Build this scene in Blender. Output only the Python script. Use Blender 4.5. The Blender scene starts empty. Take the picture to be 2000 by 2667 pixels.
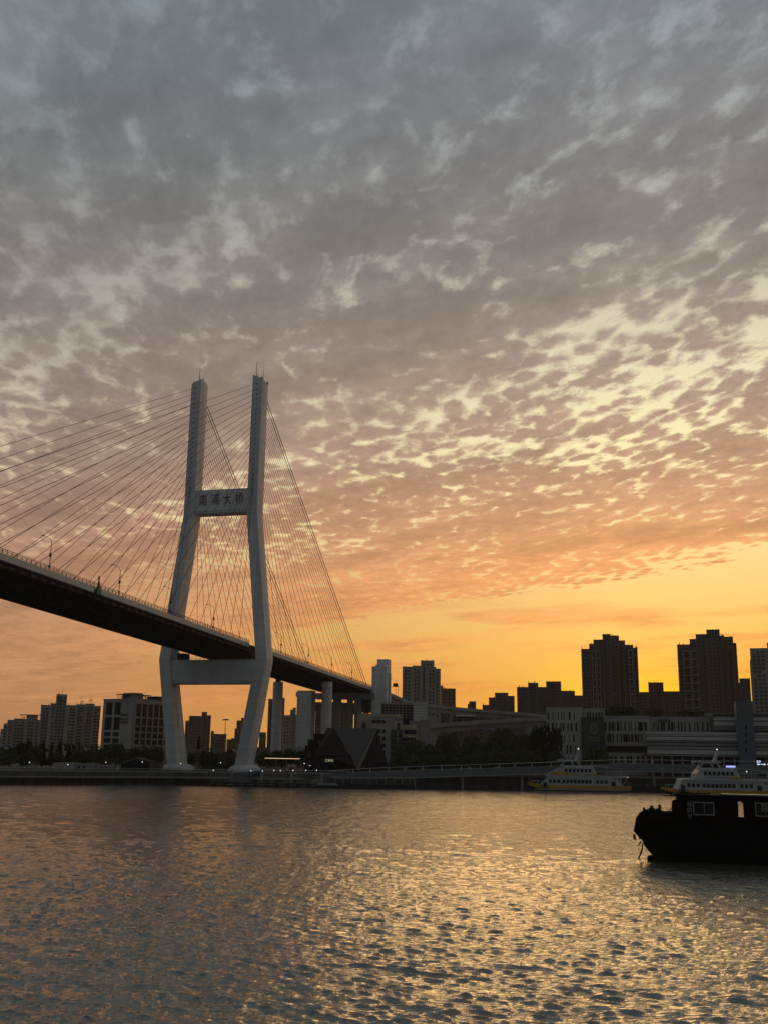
import bpy, math, random
import numpy as np
from mathutils import Vector, Matrix

SC = bpy.context.scene
COL = SC.collection
R = math.radians

# ------------------------------------------------------------------ camera
CAM_H, FPX, PITCH, ROLL = 10.5, 2692.0, R(13.2625), 0.01442
cam_d = bpy.data.cameras.new('camera')
cam_d.sensor_fit = 'HORIZONTAL'
cam_d.sensor_width = 36.0
cam_d.lens = FPX / 2000.0 * 36.0
cam_d.clip_start = 0.5
cam_d.clip_end = 12000
cam = bpy.data.objects.new('camera', cam_d)
COL.objects.link(cam)
cam.matrix_world = (Matrix.Translation((0, 0, CAM_H)) @ Matrix.Rotation(R(90) + PITCH, 4, 'X')
                    @ Matrix.Rotation(ROLL, 4, 'Z'))
SC.camera = cam

# ------------------------------------------------------------------ exposure
SC.view_settings.view_transform = 'Standard'
SC.view_settings.look = 'None'
SC.view_settings.exposure = 0.0
SC.view_settings.gamma = 1.0
SC.cycles.max_bounces = 6
SC.cycles.diffuse_bounces = 2
SC.cycles.glossy_bounces = 3
SC.cycles.volume_bounces = 0
SC.cycles.transparent_max_bounces = 6


def lin(r, g, b):
    return tuple(((c / 255.0) / 12.92 if c / 255.0 <= 0.04045 else ((c / 255.0 + 0.055) / 1.055) ** 2.4) for c in (r, g, b)) + (1.0,)


class NT:
    """terse node-tree builder: arithmetic on sockets"""
    def __init__(s, tree):
        s.t = tree

    def new(s, typ, **kw):
        n = s.t.nodes.new(typ)
        for k, v in kw.items():
            setattr(n, k, v)
        return n

    def put(s, sock, v):
        if isinstance(v, bpy.types.NodeSocket):
            s.t.links.new(v, sock)
        elif v is not None:
            sock.default_value = v

    def m(s, op, a, b=None, c=None, clamp=False):
        n = s.new('ShaderNodeMath', operation=op, use_clamp=clamp)
        s.put(n.inputs[0], a)
        s.put(n.inputs[1], b)
        if c is not None:
            s.put(n.inputs[2], c)
        return n.outputs[0]

    def step(s, x, lo, hi, smooth=True, a=0.0, b=1.0):
        n = s.new('ShaderNodeMapRange', interpolation_type='SMOOTHSTEP' if smooth else 'LINEAR')
        s.put(n.inputs['Value'], x)
        s.put(n.inputs['From Min'], lo)
        s.put(n.inputs['From Max'], hi)
        s.put(n.inputs['To Min'], a)
        s.put(n.inputs['To Max'], b)
        return n.outputs['Result']

    def ramp(s, x, stops):
        n = s.new('ShaderNodeValToRGB')
        cr = n.color_ramp
        cr.interpolation = 'LINEAR'
        while len(cr.elements) < len(stops):
            cr.elements.new(0.5)
        for e, (p, c) in zip(cr.elements, sorted(stops)):
            e.position = p
            e.color = c
        s.put(n.inputs[0], x)
        return n.outputs[0]

    def mix(s, f, a, b, mode='MIX'):
        n = s.new('ShaderNodeMix', data_type='RGBA', blend_type=mode)
        s.put(n.inputs[0], f)
        s.put(n.inputs[6], a)
        s.put(n.inputs[7], b)
        return n.outputs[2]

    def comb(s, x, y, z):
        n = s.new('ShaderNodeCombineXYZ')
        for i, v in enumerate((x, y, z)):
            s.put(n.inputs[i], v)
        return n.outputs[0]

    def noise(s, vec, scale, detail=4.0, rough=0.55, dist=0.0, typ='FBM'):
        n = s.new('ShaderNodeTexNoise', noise_dimensions='3D', noise_type=typ)
        s.put(n.inputs['Vector'], vec)
        n.inputs['Scale'].default_value = scale
        n.inputs['Detail'].default_value = detail
        n.inputs['Roughness'].default_value = rough
        n.inputs['Distortion'].default_value = dist
        return n.outputs[0]


# ------------------------------------------------------------------ world: dusk sky with altocumulus
SUN_AZ, SUN_EL = 11.5, 5.0
world = bpy.data.worlds.new("World")
SC.world = world
world.use_nodes = True
wt = world.node_tree
wt.nodes.clear()
N = NT(wt)
tc = N.new('ShaderNodeTexCoord')
sep = N.new('ShaderNodeSeparateXYZ')
wt.links.new(tc.outputs['Generated'], sep.inputs[0])
X, Y, Z = sep.outputs
el = N.m('MULTIPLY', N.m('ARCSINE', Z), 180 / math.pi)
az = N.m('MULTIPLY', N.m('ARCTAN2', X, Y), 180 / math.pi)
zz = N.m('ADD', N.m('MAXIMUM', Z, 0.0), 0.03)
px, py = N.m('DIVIDE', X, zz), N.m('DIVIDE', Y, zz)          # position on the cloud sheet overhead
q = N.m('ADD', N.m('MULTIPLY', px, 0.77), N.m('MULTIPLY', py, 0.64))     # across the bands
r_ = N.m('SUBTRACT', N.m('MULTIPLY', px, 0.64), N.m('MULTIPLY', py, 0.77))  # along the bands
E0 = 40.0


def stops(*a):
    return [(e / E0, lin(*c)) for e, c in a]


elf = N.m('DIVIDE', el, E0, clamp=True)
cloud_r = N.ramp(elf, stops((0, (255, 158, 36)), (3, (253, 156, 52)), (6, (250, 164, 80)), (8, (238, 158, 86)), (10, (230, 156, 94)), (13, (206, 150, 106)),
                            (16, (182, 145, 117)), (20, (162, 139, 121)), (25, (138, 128, 119)), (31, (121, 118, 116)), (39, (116, 120, 124))))
cloud_l = N.ramp(elf, stops((0, (186, 124, 80)), (3, (194, 137, 92)), (6, (184, 132, 94)), (9, (168, 126, 98)), (12, (154, 122, 104)),
                            (16, (144, 124, 112)), (20, (132, 120, 111)), (25, (119, 114, 111)), (31, (108, 111, 112)), (39, (103, 110, 117))))
gap_r = N.ramp(elf, stops((0, (255, 186, 36)), (3, (255, 168, 52)), (6, (255, 194, 88)), (9, (254, 208, 124)), (12, (248, 216, 148)),
                          (16, (250, 232, 178)), (20, (232, 221, 180)), (25, (198, 191, 168)), (31, (166, 168, 162)), (39, (144, 152, 158))))
gap_l = N.ramp(elf, stops((0, (186, 124, 80)), (3, (194, 138, 94)), (6, (188, 138, 98)), (9, (180, 138, 106)), (12, (222, 196, 150)),
                          (16, (212, 198, 166)), (20, (178, 170, 156)), (25, (154, 150, 144)), (31, (136, 140, 141)), (39, (128, 138, 146))))
side = N.step(az, -19.0, 13.0, False)
cloud_c = N.mix(side, cloud_l, cloud_r)
gap_c = N.mix(side, gap_l, gap_r)

# cell pattern of the cloud sheet, drawn out along the bands
vec = N.comb(N.m('MULTIPLY', q, 1.0), N.m('MULTIPLY', r_, 0.74), 0.37)
warp = N.new('ShaderNodeTexNoise', noise_dimensions='3D')
wt.links.new(vec, warp.inputs['Vector'])
warp.inputs['Scale'].default_value = 3.2
warp.inputs['Detail'].default_value = 4.0
wv = N.new('ShaderNodeVectorMath', operation='MULTIPLY_ADD')
wt.links.new(warp.outputs[1], wv.inputs[0])
wv.inputs[1].default_value = (0.14, 0.14, 0.14)
wt.links.new(vec, wv.inputs[2])
vec2 = wv.outputs[0]
n_big = N.noise(vec2, 1.5, 3.0, 0.5)
n_band = N.noise(N.comb(q, N.m('MULTIPLY', r_, 0.26), 4.1), 2.6, 3.0, 0.5)      # broad diagonal bands
vc = N.comb(N.m('MULTIPLY', N.m('ADD', px, N.m('MULTIPLY', py, 0.12)), 1.12), N.m('MULTIPLY', py, 0.66), 1.7)
wc = N.new('ShaderNodeVectorMath', operation='MULTIPLY_ADD')
wt.links.new(warp.outputs[1], wc.inputs[0])
wc.inputs[1].default_value = (0.10, 0.10, 0.10)
wt.links.new(vc, wc.inputs[2])
vcell = wc.outputs[0]
n_mid = N.noise(vec2, 5.0, 4.0, 0.55)
n_sml = N.noise(vcell, 17.0, 8.0, 0.66)
vo = N.new('ShaderNodeTexVoronoi', feature='SMOOTH_F1', distance='EUCLIDEAN')
wt.links.new(vcell, vo.inputs['Vector'])
vo.inputs['Scale'].default_value = 18.0
vo.inputs['Smoothness'].default_value = 0.4
vod = vo.outputs['Distance']
d1 = N.m('ADD', N.m('MULTIPLY', n_mid, 0.60), N.m('MULTIPLY', n_sml, 0.80))
d1 = N.m('ADD', d1, N.m('ADD', N.m('MULTIPLY', n_big, 0.30), N.m('MULTIPLY', n_band, 0.60)))
d1 = N.m('SUBTRACT', d1, N.m('MULTIPLY', vod, 0.46))            # mean ~0.79
# coverage along the bands: opener around q=1.9, dense 2.6-3.8, clear beyond 3.9
qn = N.m('ADD', q, N.m('ADD', N.m('MULTIPLY', N.m('SUBTRACT', n_big, 0.5), 0.9), N.m('MULTIPLY', N.m('SUBTRACT', n_sml, 0.5), 0.9)))   # ragged band edges
th = N.ramp(N.m('DIVIDE', qn, 8.0, clamp=True),
            [(a / 8.0, (b, b, b, 1)) for a, b in ((0, .635), (.8, .635), (1.1, .61), (1.3, .58), (1.5, .58), (1.75, .62), (1.95, .665), (2.3, .66), (2.7, .61),
                                                  (3.1, .57), (3.6, .55), (3.8, .61), (4.05, .95), (4.5, 1.4))])
th = N.m('ADD', N.m('ADD', th, 0.17), N.m('MULTIPLY', N.m('SUBTRACT', side, 0.5), N.step(q, 0.9, 1.7, True, 0.0, 0.07)))
wide = N.step(q, 2.2, 0.9, True, 0.0, 0.07)
mask = N.step(d1, N.m('SUBTRACT', th, N.m('ADD', wide, 0.13)), N.m('ADD', th, N.m('ADD', wide, 0.10)))
# thin streaks low over the horizon
sv = N.comb(N.m('MULTIPLY', az, 0.05), N.m('MULTIPLY', N.m('SUBTRACT', el, N.m('MULTIPLY', az, 0.04)), 0.5), 0.0)
st = N.noise(sv, 1.6, 4.0, 0.5, 0.2)
st = N.step(st, 0.44, 0.60)
st = N.m('MULTIPLY', st, N.step(el, 9.5, 7.0))
mask2 = N.m('MAXIMUM', mask, N.m('MULTIPLY', st, 0.9))
# soft tonal variety inside the cloud
tone = N.step(N.m('ADD', N.m('ADD', N.m('MULTIPLY', n_band, 0.4), N.m('MULTIPLY', n_mid, 0.3)), N.m('MULTIPLY', n_sml, 0.3)), 0.36, 0.64, True, 1.30, 0.84)
cc = N.mix(1.0, cloud_c, N.comb(tone, tone, tone), 'MULTIPLY')
sky = N.mix(mask2, gap_c, cc)
# glow round the hidden sun
ga = N.m('DIVIDE', N.m('SUBTRACT', az, 14.5), 6.0)
ge = N.m('DIVIDE', N.m('SUBTRACT', el, 3.0), 2.0)
g = N.m('EXPONENT', N.m('MULTIPLY', N.m('ADD', N.m('MULTIPLY', ga, ga), N.m('MULTIPLY', ge, ge)), -1.0))
glow = N.comb(N.m('MULTIPLY', g, 0.10), N.m('MULTIPLY', g, 0.26), N.m('MULTIPLY', g, -0.05))
sky = N.mix(1.0, sky, glow, 'ADD')
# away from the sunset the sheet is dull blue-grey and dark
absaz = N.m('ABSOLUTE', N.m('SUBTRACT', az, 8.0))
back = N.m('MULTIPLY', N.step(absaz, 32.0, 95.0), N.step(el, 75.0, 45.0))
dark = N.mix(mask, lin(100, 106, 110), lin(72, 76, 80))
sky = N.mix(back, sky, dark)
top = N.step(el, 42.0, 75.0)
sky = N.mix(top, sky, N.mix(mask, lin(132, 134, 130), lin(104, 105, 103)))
nish = N.new('ShaderNodeTexSky', sky_type='NISHITA', sun_disc=False)
nish.sun_elevation = R(SUN_EL)
nish.sun_rotation = R(SUN_AZ)
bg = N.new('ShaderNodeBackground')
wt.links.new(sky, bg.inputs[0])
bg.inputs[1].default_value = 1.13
bg2 = N.new('ShaderNodeBackground')
wt.links.new(nish.outputs[0], bg2.inputs[0])
bg2.inputs[1].default_value = 0.003
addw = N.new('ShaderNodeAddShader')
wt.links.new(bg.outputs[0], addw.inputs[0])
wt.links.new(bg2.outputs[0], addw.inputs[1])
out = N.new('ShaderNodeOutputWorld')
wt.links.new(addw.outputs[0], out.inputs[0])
world.cycles.sampling_method = 'MANUAL'
world.cycles.sample_map_resolution = 1024

# ------------------------------------------------------------------ sun: low, veiled, behind the skyline
sd = bpy.data.lights.new('sun', 'SUN')
sd.energy = 0.32
sd.angle = R(25)
sd.color = (1.0, 0.60, 0.24)
so = bpy.data.objects.new('sun', sd)
COL.objects.link(so)
sdir = Vector((math.sin(R(9.0)) * math.cos(R(SUN_EL)), math.cos(R(9.0)) * math.cos(R(SUN_EL)), math.sin(R(SUN_EL))))
so.rotation_euler = sdir.to_track_quat('Z', 'Y').to_euler()
so.location = (60, -40, 120)

# ================================================================== helpers
cP, sP, cR, sR = math.cos(PITCH), math.sin(PITCH), math.cos(ROLL), math.sin(ROLL)


def at(u, v, Yd):
    """world point seen at photo pixel (u, v) whose ground distance along +Y is Yd metres"""
    x, y = u - 1000.0, 1333.5 - v
    x, y = x * cR - y * sR, x * sR + y * cR
    ry = FPX * cP - y * sP
    k = Yd / ry
    return Vector((x * k, Yd, CAM_H + (FPX * sP + y * cP) * k))


def zat(u, v, Yd):
    return at(u, v, Yd).z


def xat(u, v, Yd):
    return at(u, v, Yd).x


GZ = 4.2   # level of the far bank


class MB:
    """collects boxes, prisms, tubes and quads; build() links them as ONE mesh object"""
    def __init__(s):
        s.v, s.f, s.mi, s.cur = [], [], [], 0

    def add(s, vs, fs):
        o = len(s.v)
        s.v += [tuple(p) for p in vs]
        s.f += [tuple(i + o for i in f) for f in fs]
        s.mi += [s.cur] * len(fs)
        return s

    def box(s, x0, x1, y0, y1, z0, z1):
        return s.add([(x0, y0, z0), (x1, y0, z0), (x1, y1, z0), (x0, y1, z0), (x0, y0, z1), (x1, y0, z1), (x1, y1, z1), (x0, y1, z1)],
                     [(0, 3, 2, 1), (4, 5, 6, 7), (0, 1, 5, 4), (1, 2, 6, 5), (2, 3, 7, 6), (3, 0, 4, 7)])

    def bbox(s, x0, x1, y0, y1, z0, z1, b=0.05):
        """box with bevelled top edges"""
        return s.loft([[(x0, y0, z0), (x1, y0, z0), (x1, y1, z0), (x0, y1, z0)], [(x0, y0, z1 - b), (x1, y0, z1 - b), (x1, y1, z1 - b), (x0, y1, z1 - b)],
                       [(x0 + b, y0 + b, z1), (x1 - b, y0 + b, z1), (x1 - b, y1 - b, z1), (x0 + b, y1 - b, z1)]])

    def loft(s, rings, cap=True):
        n = len(rings[0])
        vs = [p for r in rings for p in r]
        fs = []
        for i in range(len(rings) - 1):
            for j in range(n):
                k = (j + 1) % n
                fs.append((i * n + j, i * n + k, (i + 1) * n + k, (i + 1) * n + j))
        if cap:
            fs.append(tuple(range(n - 1, -1, -1)))
            fs.append(tuple((len(rings) - 1) * n + j for j in range(n)))
        return s.add(vs, fs)

    def prism(s, pts, y0, y1):
        """outline in x,z extruded along y"""
        return s.loft([[(x, y0, z) for x, z in pts], [(x, y1, z) for x, z in pts]])

    def prismz(s, pts, z0, z1):
        return s.loft([[(x, y, z0) for x, y in pts], [(x, y, z1) for x, y in pts]])

    def tube(s, pts, r, n=6):
        pts = [Vector(p) for p in pts]
        rs = r if isinstance(r, (list, tuple)) else [r] * len(pts)
        rings = []
        for i, p in enumerate(pts):
            d = (pts[min(i + 1, len(pts) - 1)] - pts[max(i - 1, 0)]).normalized()
            a = d.cross(Vector((0, 0, 1)))
            if a.length < 1e-3:
                a = Vector((1, 0, 0))
            a.normalize()
            b = d.cross(a).normalized()
            rings.append([tuple(p + (a * math.cos(t) + b * math.sin(t)) * rs[i]) for t in [2 * math.pi * k / n for k in range(n)]])
        return s.loft(rings)

    def ball(s, c, r, n=8, m=5, sz=1.0):
        rings = []
        for i in range(m + 1):
            ph = math.pi * (i + 0.02) / (m + 0.04)
            rings.append([(c[0] + r * math.sin(ph) * math.cos(2 * math.pi * k / n), c[1] + r * math.sin(ph) * math.sin(2 * math.pi * k / n), c[2] - r * sz * math.cos(ph)) for k in range(n)])
        return s.loft(rings)

    def mesh(s, name, mats):
        me = bpy.data.meshes.new(name)
        me.from_pydata(s.v, [], s.f)
        mats = mats if isinstance(mats, (list, tuple)) else [mats]
        for m in mats:
            me.materials.append(m)
        if len(mats) > 1:
            me.polygons.foreach_set('material_index', s.mi)
        me.update()
        return me

    def build(s, name, mats, parent=None, loc=None, smooth=False):
        me = s.mesh(name, mats)
        if smooth:
            me.polygons.foreach_set('use_smooth', [True] * len(me.polygons))
        return link(name, me, parent, loc)


def link(name, me, parent=None, loc=None):
    o = bpy.data.objects.new(name, me)
    COL.objects.link(o)
    if parent is not None:
        o.parent = parent
    if loc is not None:
        o.location = loc
    return o


def tag(o, label=None, cat=None, group=None, kind=None):
    if label:
        o['label'] = label
    if cat:
        o['category'] = cat
    if group:
        o['group'] = group
    if kind:
        o['kind'] = kind
    return o


def thing(name, label, cat, loc=(0, 0, 0), rz=0.0, group=None):
    o = bpy.data.objects.new(name, None)
    o.empty_display_size = 0.5
    COL.objects.link(o)
    o.location = loc
    o.rotation_euler = (0, 0, rz)
    return tag(o, label, cat, group)


def copy_tree(o, parent=None):
    c = o.copy()
    COL.objects.link(c)
    c.parent = parent
    for ch in list(o.children):
        copy_tree(ch, c)
    return c


def mat(name, col, rough=0.8, metal=0.0, var=0.12, scale=0.6, emit=None, es=0.0, spec=0.4, bump=0.0, streak=False, joints=False):
    """procedural principled material: base colour mottled by noise"""
    m = bpy.data.materials.new(name)
    m.use_nodes = True
    T = NT(m.node_tree)
    b = m.node_tree.nodes['Principled BSDF']
    b.inputs['Roughness'].default_value = rough
    b.inputs['Metallic'].default_value = metal
    b.inputs['Specular IOR Level'].default_value = spec
    g = T.new('ShaderNodeNewGeometry')
    vec = g.outputs['Position']
    if streak:
        mp = T.new('ShaderNodeMapping')
        mp.inputs['Scale'].default_value = (1, 1, 0.12)
        m.node_tree.links.new(vec, mp.inputs[0])
        vec = mp.outputs[0]
    n = T.noise(vec, scale, 5.0, 0.6)
    f = T.step(n, 0.3, 0.7, True, 1 - var, 1 + var)
    c = T.mix(1.0, tuple(col) + (1,), T.comb(f, f, f), 'MULTIPLY')
    if joints:      # pour joints every 4 m and weathering below them
        sp_ = T.new('ShaderNodeSeparateXYZ')
        m.node_tree.links.new(g.outputs['Position'], sp_.inputs[0])
        fr = T.m('FRACT', T.m('DIVIDE', sp_.outputs[2], 4.1))
        ln = T.m('MULTIPLY', T.step(fr, 0.90, 0.99, True, 1.0, 0.87), T.step(fr, 0.0, 0.5, True, 1.05, 0.97))
        c = T.mix(1.0, c, T.comb(ln, ln, ln), 'MULTIPLY')
    m.node_tree.links.new(c, b.inputs['Base Color'])
    if bump:
        bm = T.new('ShaderNodeBump')
        bm.inputs['Strength'].default_value = bump
        bm.inputs['Distance'].default_value = 0.05
        m.node_tree.links.new(T.noise(g.outputs['Position'], scale * 6, 4), bm.inputs['Height'])
        m.node_tree.links.new(bm.outputs[0], b.inputs['Normal'])
    if emit:
        b.inputs['Emission Color'].default_value = tuple(emit) + (1,)
        b.inputs['Emission Strength'].default_value = es
    return m


M = {}
M['white_conc'] = mat('pale_painted_concrete', (0.74, 0.75, 0.75), 0.75, var=0.13, scale=0.2, streak=True, joints=True)
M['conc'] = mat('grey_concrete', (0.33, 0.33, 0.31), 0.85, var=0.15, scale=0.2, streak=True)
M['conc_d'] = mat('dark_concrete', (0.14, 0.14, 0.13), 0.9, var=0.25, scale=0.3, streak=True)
M['fascia'] = mat('painted_steel_fascia', (0.56, 0.58, 0.58), 0.6, var=0.08, scale=0.3)
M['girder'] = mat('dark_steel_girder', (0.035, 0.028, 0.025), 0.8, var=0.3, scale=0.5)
M['bracket'] = mat('rusty_bracket_steel', (0.20, 0.13, 0.09), 0.8, var=0.25, scale=1.0)
M['cable'] = mat('black_cable_sheath', (0.025, 0.020, 0.018), 0.6, var=0.1)
M['rail'] = mat('dark_rail_steel', (0.08, 0.085, 0.1), 0.6, var=0.1)
M['railp'] = mat('pale_rail_steel', (0.55, 0.56, 0.54), 0.45, var=0.1)
M['red'] = mat('dark_red_lettering', (0.15, 0.02, 0.015), 0.6, var=0.1)
M['asphalt'] = mat('asphalt', (0.05, 0.05, 0.05), 0.9)
M['glass'] = mat('dark_window_glass', (0.016, 0.016, 0.016), 0.3, var=0.3, scale=0.5, spec=0.25)
M['glass_b'] = mat('blue_window_glass', (0.035, 0.05, 0.07), 0.25, var=0.25, scale=0.4, spec=0.3)
M['apt'] = mat('grey_apartment_render', (0.36, 0.36, 0.33), 0.9, var=0.1, scale=0.1, streak=True)
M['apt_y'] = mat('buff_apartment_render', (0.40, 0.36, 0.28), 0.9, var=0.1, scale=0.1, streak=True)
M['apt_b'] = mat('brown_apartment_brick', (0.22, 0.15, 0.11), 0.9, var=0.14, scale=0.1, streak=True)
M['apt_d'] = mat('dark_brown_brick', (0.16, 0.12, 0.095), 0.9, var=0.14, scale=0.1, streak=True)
M['trim'] = mat('pale_trim', (0.42, 0.38, 0.32), 0.8)
M['office'] = mat('pale_stone_cladding', (0.46, 0.45, 0.40), 0.8, var=0.08, scale=0.15)
M['cream'] = mat('cream_stucco', (0.52, 0.44, 0.31), 0.85, var=0.08, scale=0.2)
M['wood'] = mat('dark_timber_cladding', (0.022, 0.020, 0.019), 0.85, var=0.4, scale=1.2, streak=True)
M['slate'] = mat('grey_roof_sheet', (0.085, 0.088, 0.098), 0.7, var=0.22, scale=0.9)
M['panel'] = mat('charcoal_panel', (0.075, 0.08, 0.078), 0.7, var=0.2, scale=1.0)
M['bluegrey'] = mat('blue_grey_cladding', (0.13, 0.17, 0.21), 0.7, var=0.1, scale=0.4)
M['walk'] = mat('grey_walkway_panel', (0.17, 0.19, 0.20), 0.7, var=0.12, scale=0.4)
M['louvre'] = mat('pale_metal_louvre', (0.58, 0.59, 0.57), 0.5, var=0.08, scale=0.5)
M['ground'] = mat('paved_bank', (0.06, 0.06, 0.055), 0.95, var=0.25, scale=0.05)
M['leaf'] = mat('leaf_green', (0.08, 0.105, 0.03), 0.8, var=0.45, scale=0.5, spec=0.2)
M['leaf_d'] = mat('leaf_dark_green', (0.026, 0.042, 0.018), 0.8, var=0.45, scale=0.5, spec=0.2)
M['bark'] = mat('bark', (0.06, 0.045, 0.035), 0.95)
M['lamp'] = mat('lit_lamp_glass', (0.8, 0.8, 0.7), 0.4, emit=(1.0, 0.9, 0.72), es=1.25)
M['lampw'] = mat('lit_white_lamp', (0.8, 0.8, 0.8), 0.4, emit=(0.85, 0.92, 1.0), es=1.25)
M['lampr'] = mat('lit_red_lamp', (0.6, 0.2, 0.2), 0.4, emit=(1.0, 0.25, 0.2), es=1.5)
M['strip'] = mat('lit_canopy_edge', (0.8, 0.6, 0.4), 0.4, emit=(1.0, 0.62, 0.36), es=0.9)
M['screen'] = mat('lit_screen_text', (0.5, 0.5, 0.7), 0.4, emit=(0.6, 0.72, 1.0), es=1.4)
M['screenb'] = mat('lit_blue_screen', (0.2, 0.2, 0.7), 0.4, emit=(0.35, 0.38, 1.0), es=1.25)
M['boatw'] = mat('white_boat_paint', (0.48, 0.51, 0.52), 0.45, var=0.06, scale=1.0)
M['boaty'] = mat('yellow_boat_paint', (0.55, 0.29, 0.03), 0.45, var=0.08, scale=1.0)
M['boatd'] = mat('dark_boat_hull', (0.03, 0.032, 0.035), 0.7, var=0.25, scale=1.0)
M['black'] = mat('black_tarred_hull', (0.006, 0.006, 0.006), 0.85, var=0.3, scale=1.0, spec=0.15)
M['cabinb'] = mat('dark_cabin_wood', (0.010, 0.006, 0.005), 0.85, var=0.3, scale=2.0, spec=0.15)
M['framew'] = mat('worn_white_frame', (0.27, 0.29, 0.27), 0.7, var=0.3, scale=6.0)
M['roofp'] = mat('pale_roof_sheet', (0.45, 0.45, 0.42), 0.35, metal=0.3, var=0.2, scale=2.0)
M['rope'] = mat('brown_rope', (0.05, 0.028, 0.018), 0.95, var=0.3, scale=5.0)
M['teal'] = mat('teal_marker_paint', (0.03, 0.11, 0.09), 0.6, var=0.15)
M['bluec'] = mat('blue_canopy', (0.02, 0.06, 0.20), 0.8)
M['redsign'] = mat('red_sign_board', (0.45, 0.03, 0.03), 0.6)
M['sculpt'] = mat('dark_foliage_plant', (0.03, 0.035, 0.02), 0.9)

_wm = {}


def pane_mesh(w, h, t, m, name='window'):
    k = (round(w, 2), round(h, 2), round(t, 2), m.name, name)
    if k not in _wm:
        b = MB()
        b.box(-w / 2, w / 2, -t, t, -h / 2, h / 2)
        _wm[k] = b.mesh(name, m)
    return _wm[k]


def add_panes(parent, lst, m, t=0.08, name='window', limit=100, rz=0.0):
    """lst of (x, y, z, w, h[, rz]) in the parent's frame: up to `limit` as parts of their own, the rest as one"""
    lst = sorted(lst, key=lambda a: -(a[2] + 0.0))
    for a in lst[:limit]:
        o = link(name, pane_mesh(a[3], a[4], t, m, name), parent, a[:3])
        if len(a) > 5:
            o.rotation_euler = (0, 0, a[5])
    rest = lst[limit:]
    if rest:
        b = MB()
        for a in rest:
            c, s_ = (math.cos(a[5]), math.sin(a[5])) if len(a) > 5 else (1, 0)
            vs = []
            for dz in (-a[4] / 2, a[4] / 2):
                for dx, dy in ((-a[3] / 2, -t), (a[3] / 2, -t), (a[3] / 2, t), (-a[3] / 2, t)):
                    vs.append((a[0] + dx * c - dy * s_, a[1] + dx * s_ + dy * c, a[2] + dz))
            b.add(vs, [(0, 3, 2, 1), (4, 5, 6, 7), (0, 1, 5, 4), (1, 2, 6, 5), (2, 3, 7, 6), (3, 0, 4, 7)])
        tag(b.build('lower_' + name + 's', m, parent), kind='stuff')


def glyphs(text, size, mname, depth=0.1, bold=0.012):
    """mesh of real characters from Blender's built-in font, centred, in local x/z facing -y"""
    cu = bpy.data.curves.new('glyph', 'FONT')
    cu.body = text
    cu.size = size
    cu.extrude = depth / 2
    cu.align_x = 'CENTER'
    cu.align_y = 'CENTER'
    cu.offset = size * bold
    tmp = bpy.data.objects.new('glyph_tmp', cu)
    COL.objects.link(tmp)
    dg = bpy.context.evaluated_depsgraph_get()
    me = bpy.data.meshes.new_from_object(tmp.evaluated_get(dg))
    bpy.data.objects.remove(tmp)
    me.transform(Matrix.Rotation(R(90), 4, 'X'))
    me.materials.clear()
    me.materials.append(M[mname])
    return me

# ================================================================== the setting: river, bank
def quay_y(x):
    xs = [-900, -400, -118.7, -70.6, -14, 26.7, 56, 77, 300, 900]
    ys = [300, 310, 336, 357.5, 363, 362, 366, 366, 366, 360]
    return float(np.interp(x, xs, ys))


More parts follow.
